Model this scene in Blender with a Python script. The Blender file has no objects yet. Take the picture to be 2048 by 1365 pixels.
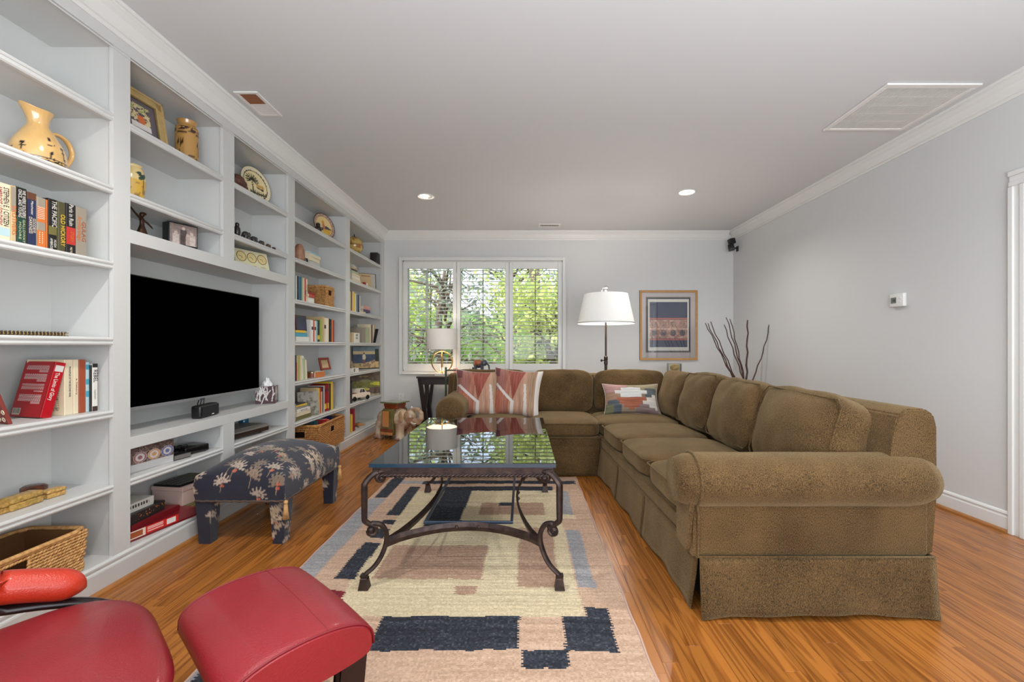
import bpy, bmesh, math, random
import numpy as np
from mathutils import Vector, Matrix, noise
R=math.radians; PI=math.pi
random.seed(7); rng=np.random.default_rng(7)
S=bpy.context.scene; COL=S.collection
# ---------------------------------------------------------------- camera, world, lights, exposure
cd=bpy.data.cameras.new('camera'); cam=bpy.data.objects.new('camera',cd); COL.objects.link(cam)
cam.location=(0,0,1.1); cam.rotation_euler=(R(90),0,0)
cd.sensor_width=36; cd.lens=910*36/2048; cd.shift_x=-22/2048; cd.shift_y=10.5/2048; cd.clip_start=.02; cd.clip_end=200
S.camera=cam
S.view_settings.view_transform='Standard'; S.view_settings.look='None'; S.view_settings.gamma=1
S.view_settings.use_curve_mapping=False; S.view_settings.exposure=1.33
w=bpy.data.worlds.new('sky'); S.world=w; w.use_nodes=True; nt=w.node_tree; nt.nodes.clear()
o_=nt.nodes.new('ShaderNodeOutputWorld'); b_=nt.nodes.new('ShaderNodeBackground'); r_=nt.nodes.new('ShaderNodeValToRGB')
g_=nt.nodes.new('ShaderNodeTexCoord'); s_=nt.nodes.new('ShaderNodeSeparateXYZ')
nt.links.new(g_.outputs['Generated'],s_.inputs[0]); nt.links.new(s_.outputs['Z'],r_.inputs[0])
r_.color_ramp.elements[0].color=(.80,.89,1,1); r_.color_ramp.elements[1].color=(.30,.52,.95,1); r_.color_ramp.elements[1].position=.8
nt.links.new(r_.outputs[0],b_.inputs[0]); b_.inputs[1].default_value=1.15; nt.links.new(b_.outputs[0],o_.inputs[0])
def light(name,kind,loc,energy,rot=(0,0,0),color=(1,1,1),**k):
    l=bpy.data.lights.new(name,kind); l.energy=energy; l.color=color
    for a,v in k.items(): setattr(l,a,v)
    o=bpy.data.objects.new(name,l); COL.objects.link(o); o.location=loc; o.rotation_euler=rot; return o
light('sun','SUN',(0,-5,20),2.8,(R(38),0,R(-25)),(1,.95,.86),angle=R(1))
# added soft fill light behind the camera, lifts the whole room
light('rear_fill_light','AREA',(.6,-2.3,1.45),22,(R(90),0,0),(.92,.985,1.03),shape='RECTANGLE',size=4.2,size_y=2.2)
# added fill behind the camera, aimed up to brighten the ceiling
light('ceiling_fill_light','AREA',(.9,-.7,1.1),52,(R(180-30),0,0),(.89,.985,1.07),shape='RECTANGLE',size=2.6,size_y=1.4)
light('side_fill_light','AREA',(-1.75,-1.2,1.4),20,(R(90),0,R(-90)),(.93,.98,1.05),shape='RECTANGLE',size=1.8,size_y=1.9)  # added side fill that brightens the right wall
# ---------------------------------------------------------------- helpers
def lin(c):
    return tuple((v/12.92 if v<=.04045 else ((v+.055)/1.055)**2.4) for v in [x/255 for x in c])
MC={}
def mat(name,c=(200,200,200),rough=.5,metal=0,var=0,vs=8,bump=0,bs=60,attr=None,sheen=0,spec=None,emit=0,trans=0,stretch=None,c2=None,coat=0,ior=None,kind='noise'):
    """procedural principled material; c in sRGB 0-255"""
    if name in MC: return MC[name]
    m=bpy.data.materials.new(name); m.use_nodes=True; n=m.node_tree.nodes; L=m.node_tree.links; p=n['Principled BSDF']
    col=lin(c)+(1,)
    p.inputs['Base Color'].default_value=col; p.inputs['Roughness'].default_value=rough; p.inputs['Metallic'].default_value=metal
    if spec is not None: p.inputs['Specular IOR Level'].default_value=spec
    if ior: p.inputs['IOR'].default_value=ior
    if sheen: p.inputs['Sheen Weight'].default_value=sheen; p.inputs['Sheen Roughness'].default_value=.5
    if coat: p.inputs['Coat Weight'].default_value=coat; p.inputs['Coat Roughness'].default_value=.15
    if trans: p.inputs['Transmission Weight'].default_value=trans
    if emit: p.inputs['Emission Color'].default_value=col; p.inputs['Emission Strength'].default_value=emit
    src=None
    if var or bump:
        tc=n.new('ShaderNodeTexCoord'); mp=n.new('ShaderNodeMapping'); L.new(tc.outputs['Object'],mp.inputs[0])
        if stretch: mp.inputs['Scale'].default_value=stretch
    if attr:
        a=n.new('ShaderNodeAttribute'); a.attribute_name=attr; src=a.outputs['Color']
    if var:
        t=n.new('ShaderNodeTexNoise'); t.inputs['Scale'].default_value=vs; t.inputs['Detail'].default_value=5; L.new(mp.outputs[0],t.inputs[0])
        cr=n.new('ShaderNodeValToRGB'); L.new(t.outputs[0],cr.inputs[0]); cr.color_ramp.elements[0].position=.3; cr.color_ramp.elements[1].position=.7
        if c2 and not attr:
            cr.color_ramp.elements[0].color=lin(c2)+(1,); cr.color_ramp.elements[1].color=col; src=cr.outputs[0]
        else:
            cr.color_ramp.elements[0].color=(1-var,)*3+(1,); cr.color_ramp.elements[1].color=(1+var*.0,)*3+(1,)
            mx=n.new('ShaderNodeMix'); mx.data_type='RGBA'; mx.blend_type='MULTIPLY'; mx.inputs[0].default_value=1
            if src: L.new(src,mx.inputs[6])
            else: mx.inputs[6].default_value=col
            L.new(cr.outputs[0],mx.inputs[7]); src=mx.outputs[2]
    if src: L.new(src,p.inputs['Base Color'])
    if bump:
        bn=n.new('ShaderNodeBump'); bn.inputs['Strength'].default_value=bump; bn.inputs['Distance'].default_value=.01
        if kind=='noise': t2=n.new('ShaderNodeTexNoise'); t2.inputs['Scale'].default_value=bs; t2.inputs['Detail'].default_value=4; o=t2.outputs[0]
        elif kind=='voronoi': t2=n.new('ShaderNodeTexVoronoi'); t2.inputs['Scale'].default_value=bs; o=t2.outputs[0]
        else: t2=n.new('ShaderNodeTexWave'); t2.inputs['Scale'].default_value=bs; t2.inputs['Distortion'].default_value=2; t2.bands_direction='DIAGONAL'; o=t2.outputs['Fac']
        L.new(mp.outputs[0],t2.inputs[0]); L.new(o,bn.inputs['Height']); L.new(bn.outputs[0],p.inputs['Normal'])
    MC[name]=m; return m
def NB(): return bmesh.new()
def link(name,me,m,parent=None,loc=(0,0,0),rot=(0,0,0),smooth=False):
    if m is not None:
        for q in (m if isinstance(m,(list,tuple)) else [m]): me.materials.append(q)
    if smooth: me.shade_smooth() if hasattr(me,'shade_smooth') else me.polygons.foreach_set('use_smooth',[True]*len(me.polygons))
    o=bpy.data.objects.new(name,me); COL.objects.link(o); o.location=loc; o.rotation_euler=rot
    if parent: o.parent=parent
    return o
def obj(name,bm,m,parent=None,loc=(0,0,0),rot=(0,0,0),smooth=False,label=None):
    me=bpy.data.meshes.new(name); bmesh.ops.recalc_face_normals(bm,faces=bm.faces[:]); bm.to_mesh(me); bm.free()
    o=link(name,me,m,parent,loc,rot,smooth)
    if smooth=='auto': autos(me)
    if label: o['label']=label
    return o
def autos(me,ang=40):
    bm=bmesh.new(); bm.from_mesh(me)
    for e in bm.edges:
        if len(e.link_faces)==2 and e.calc_face_angle(0)>R(ang): e.smooth=False
    bm.to_mesh(me); bm.free()
def tag(o,label,cat,group=None,kind=None):
    if label: o['label']=label
    if cat: o['category']=cat
    if group: o['group']=group
    if kind: o['kind']=kind
    return o
def thing(name,label,cat,loc=(0,0,0),rot=(0,0,0),group=None):
    o=bpy.data.objects.new(name,None); o.empty_display_size=.05; COL.objects.link(o); o.location=loc; o.rotation_euler=rot
    return tag(o,label,cat,group)
def struct(name,bm,m,parent=None,**k):
    o=obj(name,bm,m,parent,**k)
    if not parent: o['kind']='structure'
    return o
def box(bm,x0,x1,y0,y1,z0,z1,bev=0,seg=2,mi=0):
    r=bmesh.ops.create_cube(bm,size=1); v=r['verts']
    for p in v: p.co=Vector((x0+(p.co.x+.5)*(x1-x0),y0+(p.co.y+.5)*(y1-y0),z0+(p.co.z+.5)*(z1-z0)))
    fs=set(f for p in v for f in p.link_faces)
    for f in fs: f.material_index=mi
    if bev:
        es=list(set(e for p in v for e in p.link_edges)); bmesh.ops.bevel(bm,geom=es,offset=bev,segments=seg,affect='EDGES',profile=.5,clamp_overlap=True)
    return v
def bbox(*a,**k): bm=NB(); box(bm,*a,**k); return bm
def xf(bm,verts,M): bmesh.ops.transform(bm,matrix=M,verts=verts)
def bar(bm,p,q,wx,wy,up=(0,0,1)):
    """box bar from p to q with section wx (side) by wy (up)"""
    p=Vector(p);q=Vector(q); d=(q-p); L=d.length; d.normalize(); u=Vector(up)
    s=d.cross(u)
    if s.length<1e-4: s=d.cross(Vector((1,0,0)))
    s.normalize(); u=s.cross(d)
    vs=[bm.verts.new(p+d*(L*t)+s*a*wx/2+u*b*wy/2) for t in (0,1) for a,b in ((-1,-1),(1,-1),(1,1),(-1,1))]
    for f in ((0,1,2,3),(4,5,6,7),(0,1,5,4),(1,2,6,5),(2,3,7,6),(3,0,4,7)): bm.faces.new([vs[i] for i in f])
    return vs
def tube(bm,pts,rad,n=8,cap=True,flat=None,closed=False,mi=0):
    """swept tube, parallel transport; rad scalar or list; flat=(a,b) elliptical scale"""
    pts=[Vector(p) for p in pts]; N=len(pts); rs=rad if isinstance(rad,(list,tuple,np.ndarray)) else [rad]*N
    T=[]
    for i in range(N):
        a=pts[(i-1)%N] if (closed or i>0) else pts[i]; b=pts[(i+1)%N] if (closed or i<N-1) else pts[i]
        T.append((b-a).normalized())
    u=T[0].orthogonal().normalized() if abs(T[0].z)>.99 else T[0].cross(Vector((0,0,1))).normalized()
    rings=[]
    for i in range(N):
        u=(u-T[i]*u.dot(T[i])).normalized(); v=T[i].cross(u)
        fa,fb=flat or (1,1)
        rings.append([bm.verts.new(pts[i]+(u*math.cos(2*PI*k/n)*fa+v*math.sin(2*PI*k/n)*fb)*rs[i]) for k in range(n)])
    for i in range(N if closed else N-1):
        a=rings[i];b=rings[(i+1)%N]
        for k in range(n):
            f=bm.faces.new((a[k],a[(k+1)%n],b[(k+1)%n],b[k])); f.material_index=mi
    if cap and not closed:
        bm.faces.new(rings[0][::-1]).material_index=mi; bm.faces.new(rings[-1]).material_index=mi
def lathe(bm,prof,n=24,c=(0,0,0),mi=0,sx=1,sy=1):
    rings=[]
    for r,z in prof:
        if r<1e-5: rings.append([bm.verts.new((c[0],c[1],c[2]+z))])
        else: rings.append([bm.verts.new((c[0]+sx*r*math.cos(2*PI*k/n),c[1]+sy*r*math.sin(2*PI*k/n),c[2]+z)) for k in range(n)])
    for a,b in zip(rings,rings[1:]):
        for k in range(n):
            k2=(k+1)%n
            if len(a)==1 and len(b)==1: continue
            if len(a)==1: f=bm.faces.new((a[0],b[k],b[k2]))
            elif len(b)==1: f=bm.faces.new((a[k],a[k2],b[0]))
            else: f=bm.faces.new((a[k],a[k2],b[k2],b[k]))
            f.material_index=mi
def ball(bm,c,r,sx=1,sy=1,sz=1,seg=16,rot=None,mi=0):
    q=bmesh.ops.create_uvsphere(bm,u_segments=seg,v_segments=max(6,seg//2),radius=1)['verts']
    M=Matrix.Translation(c)@(rot.to_4x4() if rot else Matrix())@Matrix.Diagonal((r*sx,r*sy,r*sz,1)); xf(bm,q,M)
    for v in q:
        for f in v.link_faces: f.material_index=mi
    return q
def prism(bm,pts,axis,a,b,mi=0):
    """extrude closed 2-D outline along axis ('x','y','z') from a to b"""
    def P(p,t): return {'x':(t,p[0],p[1]),'y':(p[0],t,p[1]),'z':(p[0],p[1],t)}[axis]
    A=[bm.verts.new(P(p,a)) for p in pts]; B=[bm.verts.new(P(p,b)) for p in pts]; n=len(pts)
    fs=[bm.faces.new(A),bm.faces.new(B[::-1])]
    for i in range(n): fs.append(bm.faces.new((A[i],A[(i+1)%n],B[(i+1)%n],B[i])))
    for f in fs: f.material_index=mi
def soft(w,d,h,p=5,bz=0,by=0,bx=0,n=14,wr=0,seed=0,nz=None):
    """soft cushion centred at origin: rounded box with bulging faces and light wrinkles"""
    bm=NB(); bmesh.ops.create_cube(bm,size=2); bmesh.ops.subdivide_edges(bm,edges=bm.edges[:],cuts=n,use_grid_fill=True)
    for v in bm.verts:
        u=v.co.copy(); m=max(abs(u.x),abs(u.y),abs(u.z)); q=(abs(u.x)**p+abs(u.y)**p+abs(u.z)**p)**(1/p)
        c=u*(m/q)
        fx=(1-u.y**2)*(1-u.z**2); fy=(1-u.x**2)*(1-u.z**2); fz=(1-u.x**2)*(1-u.y**2)
        x=c.x*(w/2+bx*max(fx,0)); y=c.y*(d/2+by*max(fy,0)); z=c.z*(h/2+bz*max(fz,0)**.7)
        if wr:
            k=noise.noise(Vector((x*9+seed*7,y*9,z*9)))*wr; k*=.07; x+=c.x*k; y+=c.y*k; z+=c.z*k
        v.co=Vector((x,y,z))
    return bm
def textmesh(s,size,align='CENTER',ex=.0006):
    cu=bpy.data.curves.new('lettering','FONT'); cu.body=s; cu.size=size; cu.align_x=align; cu.align_y='CENTER'; cu.extrude=ex; cu.resolution_u=2
    t=bpy.data.objects.new('t',cu); COL.objects.link(t); me=bpy.data.meshes.new_from_object(t); bpy.data.objects.remove(t); bpy.data.curves.remove(cu)
    return me
def text(name,s,size,m,parent,loc,rot,align='CENTER',maxw=None,ex=.0004,sy=None):
    me=textmesh(s,size,align,ex); me.name=name
    if not me.vertices: return None
    o=link(name,me,m,parent,loc,rot)
    xs=[v.co.x for v in me.vertices]; wd=max(xs)-min(xs)
    if maxw: k=maxw/wd; o.scale=(k,sy or min(1.0,1),1)
    return o
def painted(name,w,h,nx,ny,func,m,parent=None,loc=(0,0,0),rot=(0,0,0),thick=.004,shape=None):
    """flat printed sheet in the local XY plane (facing +Z), colour per face from func(u,v) (u,v arrays 0..1 -> (n,3) sRGB 0-255)"""
    xs=np.linspace(-w/2,w/2,nx+1); ys=np.linspace(-h/2,h/2,ny+1)
    X,Y=np.meshgrid(xs,ys); V=np.stack([X.ravel(),Y.ravel(),np.zeros(X.size)],1)
    if shape is not None: V=shape(V)
    i=np.arange(nx); j=np.arange(ny); I,J=np.meshgrid(i,j); a=(J*(nx+1)+I).ravel()
    F=np.stack([a,a+1,a+nx+2,a+nx+1],1)
    U=((I+.5)/nx).ravel(); W=((J+.5)/ny).ravel(); c=np.asarray(func(U,W),float)/255; c=np.where(c<=.04045,c/12.92,((c+.055)/1.055)**2.4)
    me=bpy.data.meshes.new(name); me.from_pydata(V.tolist(),[],F.tolist())
    at=me.color_attributes.new('print','FLOAT_COLOR','CORNER'); cc=np.ones((len(F)*4,4),np.float32); cc[:,:3]=np.repeat(c,4,0); at.data.foreach_set('color',cc.ravel())
    me.update(); return link(name,me,m,parent,loc,rot)
def fbm(u,v,s=1,seed=0):
    """cheap value noise for printed patterns"""
    r=np.random.default_rng(seed); g=r.random((64,64)); out=0;amp=1;tot=0
    for o in range(3):
        x=u*s*(2**o); y=v*s*(2**o); xi=np.floor(x).astype(int); yi=np.floor(y).astype(int); fx=x-xi; fy=y-yi; fx=fx*fx*(3-2*fx); fy=fy*fy*(3-2*fy)
        q=lambda a,b: g[a%64,b%64]
        out=out+amp*((q(xi,yi)*(1-fx)+q(xi+1,yi)*fx)*(1-fy)+(q(xi,yi+1)*(1-fx)+q(xi+1,yi+1)*fx)*fy); tot+=amp; amp*=.5
    return out/tot
def base(u,c): return np.tile(np.array(c,float),(len(u),1))
def mute(c,k=.18,g=.92): c=np.asarray(c,float); m=c.mean(1,keepdims=True); return (c*(1-k)+m*k)*g
def put(a,mask,c): a[mask]=np.array(c,float); return a
# shared materials
white=mat('white_trim',(222,222,219),.38)
wallm=mat('wall_paint',(208,209,208),.75,bump=.04,bs=300)
ceilm=mat('ceiling_paint',(212,214,215),.85)
shelfm=mat('shelf_paint',(204,204,201),.36)
blackm=mat('black_plastic',(18,18,19),.35)
darkwood=mat('dark_wood',(38,28,26),.35,var=.3,vs=20,stretch=(1,1,8))
printm=mat('printed_surface',rough=.45,attr='print')
printmatte=mat('printed_fabric',rough=.9,attr='print',bump=.3,bs=400)
pagem=mat('paper_pages',(226,214,188),.8,var=.15,vs=60,stretch=(1,1,12))
chrome=mat('chrome',(215,215,215),.12,metal=1)
glassclear=mat('clear_glass',(255,255,255),.0,trans=1,ior=1.45)
def thin_glass(name,tint,gl=1.0,ior=1.5):
    m=bpy.data.materials.new(name); m.use_nodes=True; n=m.node_tree.nodes; L=m.node_tree.links; n.clear()
    o=n.new('ShaderNodeOutputMaterial'); t=n.new('ShaderNodeBsdfTransparent'); t.inputs[0].default_value=tint+(1,)
    g=n.new('ShaderNodeBsdfGlossy'); g.inputs['Roughness'].default_value=.0; g.inputs[0].default_value=(gl,gl,gl,1)
    f=n.new('ShaderNodeFresnel'); f.inputs[0].default_value=ior; x=n.new('ShaderNodeMixShader')
    L.new(f.outputs[0],x.inputs[0]); L.new(t.outputs[0],x.inputs[1]); L.new(g.outputs[0],x.inputs[2]); L.new(x.outputs[0],o.inputs[0]); return m
# ================================================================ ROOM
XF=-1.89; XB=-2.19; XR=2.865; YB=6.2; H=2.66; YN=-2.4
# oak strip floor, every strip a plank
def oak():
    m=bpy.data.materials.new('oak_floor'); m.use_nodes=True; n=m.node_tree.nodes; L=m.node_tree.links; p=n['Principled BSDF']
    oi=n.new('ShaderNodeObjectInfo'); tc=n.new('ShaderNodeTexCoord'); at=n.new('ShaderNodeAttribute'); at.attribute_name='tone'
    add=n.new('ShaderNodeMath'); add.operation='ADD'; L.new(oi.outputs['Random'],add.inputs[0]); L.new(at.outputs['Fac'],add.inputs[1])
    fr=n.new('ShaderNodeMath'); fr.operation='FRACT'; L.new(add.outputs[0],fr.inputs[0])
    mp=n.new('ShaderNodeMapping'); L.new(tc.outputs['Object'],mp.inputs[0]); mp.inputs['Scale'].default_value=(11,.5,1)
    off=n.new('ShaderNodeVectorMath'); off.operation='SCALE'; off.inputs[3].default_value=37
    cb=n.new('ShaderNodeCombineXYZ'); L.new(fr.outputs[0],cb.inputs[0]); L.new(fr.outputs[0],cb.inputs[1]); L.new(fr.outputs[0],cb.inputs[2]); L.new(cb.outputs[0],off.inputs[0])
    ad=n.new('ShaderNodeVectorMath'); ad.operation='ADD'; L.new(mp.outputs[0],ad.inputs[0]); L.new(off.outputs[0],ad.inputs[1])
    # cathedral grain: rings of a stretched noise field
    n1=n.new('ShaderNodeTexNoise'); n1.inputs['Scale'].default_value=.9; n1.inputs['Detail'].default_value=2; L.new(ad.outputs[0],n1.inputs[0])
    mul=n.new('ShaderNodeMath'); mul.operation='MULTIPLY'; mul.inputs[1].default_value=78; L.new(n1.outputs[0],mul.inputs[0])
    sn=n.new('ShaderNodeMath'); sn.operation='SINE'; L.new(mul.outputs[0],sn.inputs[0])
    n2=n.new('ShaderNodeTexNoise'); n2.inputs['Scale'].default_value=1.0; n2.inputs['Detail'].default_value=6
    mp2=n.new('ShaderNodeMapping'); mp2.inputs['Scale'].default_value=(16,3,1); L.new(ad.outputs[0],mp2.inputs[0]); L.new(mp2.outputs[0],n2.inputs[0])
    mr=n.new('ShaderNodeMapRange'); mr.inputs[1].default_value=-.2; mr.inputs[2].default_value=1; L.new(sn.outputs[0],mr.inputs[0])
    m2=n.new('ShaderNodeMath'); m2.operation='MULTIPLY'; L.new(mr.outputs[0],m2.inputs[0]); L.new(n2.outputs[0],m2.inputs[1])
    cr=n.new('ShaderNodeValToRGB'); L.new(m2.outputs[0],cr.inputs[0])
    e=cr.color_ramp.elements; e[0].position=.0; e[0].color=lin((172,108,46))+(1,); e[1].position=.75; e[1].color=lin((122,68,27))+(1,)
    hv=n.new('ShaderNodeHueSaturation'); L.new(cr.outputs[0],hv.inputs['Color'])
    vr=n.new('ShaderNodeMapRange'); vr.inputs[3].default_value=.80; vr.inputs[4].default_value=1.12; L.new(fr.outputs[0],vr.inputs[0]); L.new(vr.outputs[0],hv.inputs['Value'])
    L.new(hv.outputs[0],p.inputs['Base Color']); p.inputs['Roughness'].default_value=.27; p.inputs['Specular IOR Level'].default_value=.5
    return m
oakm=oak()
fl=struct('floor',bbox(XB-.1,XR+.1,YN,YB+.1,-.06,-.0135),mat('subfloor',(60,38,20),.9))
PW=.057; random.seed(3)
planks=[]
x=XF-.02
while x<XR+.02:
    y=YN+random.random()*.8-.8
    while y<YB+.05:
        L_=random.choice([.5,.7,.9,1.1,1.4,1.7]); planks.append((x,y,L_)); y+=L_
    x+=PW
def seen(x,y,L):
    yc=min(max(y+L/2,y),YB); yn=max(y,1.5)
    if y+L<1.5 or y>6.2: return 0
    if -1.05<x<.40 and y+L<3.75 and y>1.4: return 0      # under the rug
    if .74<x<1.58 and y>1.95: return 0                    # under the sectional
    if abs(x)>1.13*(y+L)+.1: return 0
    if x>1.6 and y>3.9: return 0
    if -.7<x<.66 and y>3.95: return 0
    return L*.057*(910/max(yn,1.5))**2
pl=sorted(planks,key=lambda q:-seen(*q)); vis=[q for q in pl if seen(*q)>0][:300]; vs=set(vis)
meshcache={}
for q in vis:
    k=q[2]
    if k not in meshcache:
        bm=bbox(0,PW-.0006,0,k-.0008,-.0135,0); es=[e for e in bm.edges if all(v.co.z>-.001 for v in e.verts)]
        bmesh.ops.bevel(bm,geom=es,offset=.0007,segments=1,affect='EDGES'); me=bpy.data.meshes.new('plank'); bm.to_mesh(me); bm.free(); me.materials.append(oakm)
        a=me.attributes.new('tone','FLOAT','POINT'); meshcache[k]=me
    o=bpy.data.objects.new('plank',meshcache[k]); COL.objects.link(o); o.parent=fl; o.location=(q[0],q[1],0)
V=[];F=[];Tn=[]
for q in planks:
    if q in vs: continue
    x,y,L_=q; b=len(V); t=random.random()
    V+=[(x,y,-.0135),(x+PW-.0006,y,-.0135),(x+PW-.0006,y+L_-.0008,-.0135),(x,y+L_-.0008,-.0135),(x,y,0),(x+PW-.0006,y,0),(x+PW-.0006,y+L_-.0008,0),(x,y+L_-.0008,0)]
    F+=[(b+4,b+5,b+6,b+7),(b,b+1,b+5,b+4),(b+1,b+2,b+6,b+5),(b+2,b+3,b+7,b+6),(b+3,b,b+4,b+7)]; Tn+=[t]*8
me=bpy.data.meshes.new('plank'); me.from_pydata(V,[],F); a=me.attributes.new('tone','FLOAT','POINT'); a.data.foreach_set('value',Tn)
po=link('plank',me,oakm,fl); po['kind']='stuff'
struct('ceiling',bbox(XB-.15,XR+.15,YN,YB+.15,H,H+.1),ceilm)
struct('wall_left',bbox(XB-.14,XB-.02,YN,YB,0,H),wallm)
# right wall with the doorway near the camera
DY0,DY1,DH=1.75,2.58,2.03
bm=NB(); box(bm,XR,XR+.14,YN,DY0,0,H); box(bm,XR,XR+.14,DY1,YB,0,H); box(bm,XR,XR+.14,DY0,DY1,DH,H); struct('wall_right',bm,wallm)
# back wall with window hole
WX0,WX1,WZ0,WZ1=-1.637,.539,.765,2.265
bm=NB(); box(bm,XB-.14,WX0,YB,YB+.15,0,H); box(bm,WX1,XR+.14,YB,YB+.15,0,H); box(bm,WX0,WX1,YB,YB+.15,0,WZ0); box(bm,WX0,WX1,YB,YB+.15,WZ1,H)
struct('wall_back',bm,wallm)
struct('wall_near',bbox(XB-.14,XR+.14,YN-.12,YN,0,H),wallm)
# hallway end beyond the door (solid so that no sky shows)
d=struct('door_1',bbox(XR+.05,XR+.09,DY0+.01,DY1-.01,.01,DH-.01,bev=.003),white)
bm=NB()
for (z0,z1) in ((.2,.95),(1.08,1.9)):
    for (y0,y1) in ((DY0+.12,DY0+.37),(DY0+.46,DY1-.12)): box(bm,XR+.042,XR+.052,y0,y1,z0,z1,bev=.008)
obj('door_panel',bm,white,d)
bm=NB(); ball(bm,(XR+.0,DY1-.09,.98),.026); tube(bm,[(XR+.05,DY1-.09,.98),(XR,DY1-.09,.98)],.01); obj('door_handle',bm,chrome,d,smooth=True)
# door casing: stepped moulding
bm=NB()
def casing(bm,y,z0,z1,sgn):
    for w0,w1,t in ((0,.09,.014),(.004,.03,.02),(.062,.09,.024)):
        a,b=sorted((y+sgn*w0,y+sgn*w1)); box(bm,XR-t,XR+.0005,a,b,z0,z1,bev=.003)
casing(bm,DY1,0,DH+.0,1); casing(bm,DY0,0,DH,-1)
for w0,w1,t in ((0,.09,.0142),(.004,.03,.0202),(.062,.0902,.0242)): box(bm,XR-t,XR+.0005,DY0-.09,DY1+.09,DH+w0,DH+w1,bev=.003)
struct('trim_1',bm,white)
# crown mouldings (profile: offset from wall, drop from ceiling)
CR=[(0,-.115),(.008,-.115),(.012,-.105),(.012,-.098),(.02,-.094),(.03,-.078),(.045,-.05),(.062,-.03),(.068,-.024),(.068,-.018),(.078,-.014),(.082,-.006),(.082,0),(0,0)]
def crown(name,axis,a,b,origin,sgn):
    bm=NB(); pts=[(origin+sgn*p,H+z) for p,z in CR]; prism(bm,pts,axis,a,b); return struct(name,bm,white)
crown('trim_2','y',YN,YB,XR,-1); crown('trim_3','x',XF-.3,XR-.08,YB,-1)
crown('trim_4','y',.5,YB-.06,XF-.002,1)
# baseboards with oak shoe
BP=[(0,0),(.014,0),(.014,.088),(.010,.094),(.010,.104),(.014,.108),(.010,.118),(.004,.124),(0,.124)]
def basebd(name,axis,a,b,origin,sgn):
    bm=NB(); prism(bm,[(origin+sgn*p,z) for p,z in BP],axis,a,b); o=struct(name,bm,white)
    sh=[(.012,0),(.030,0),(.029,.008),(.024,.015),(.016,.019),(.012,.019)]
    bm=NB(); prism(bm,[(origin+sgn*p,z) for p,z in sh],axis,a,b); obj('shoe_moulding',bm,mat('oak_shoe',(176,116,60),.35,var=.25,vs=15,stretch=(8,1,1)),o,label='oak quarter round strip'); return o
basebd('baseboard_right','y',DY1+.09,YB,XR,-1); basebd('baseboard_back','x',XF,XR,YB,-1); basebd('baseboard_near','y',YN,DY0-.09,XR,-1)
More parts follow.
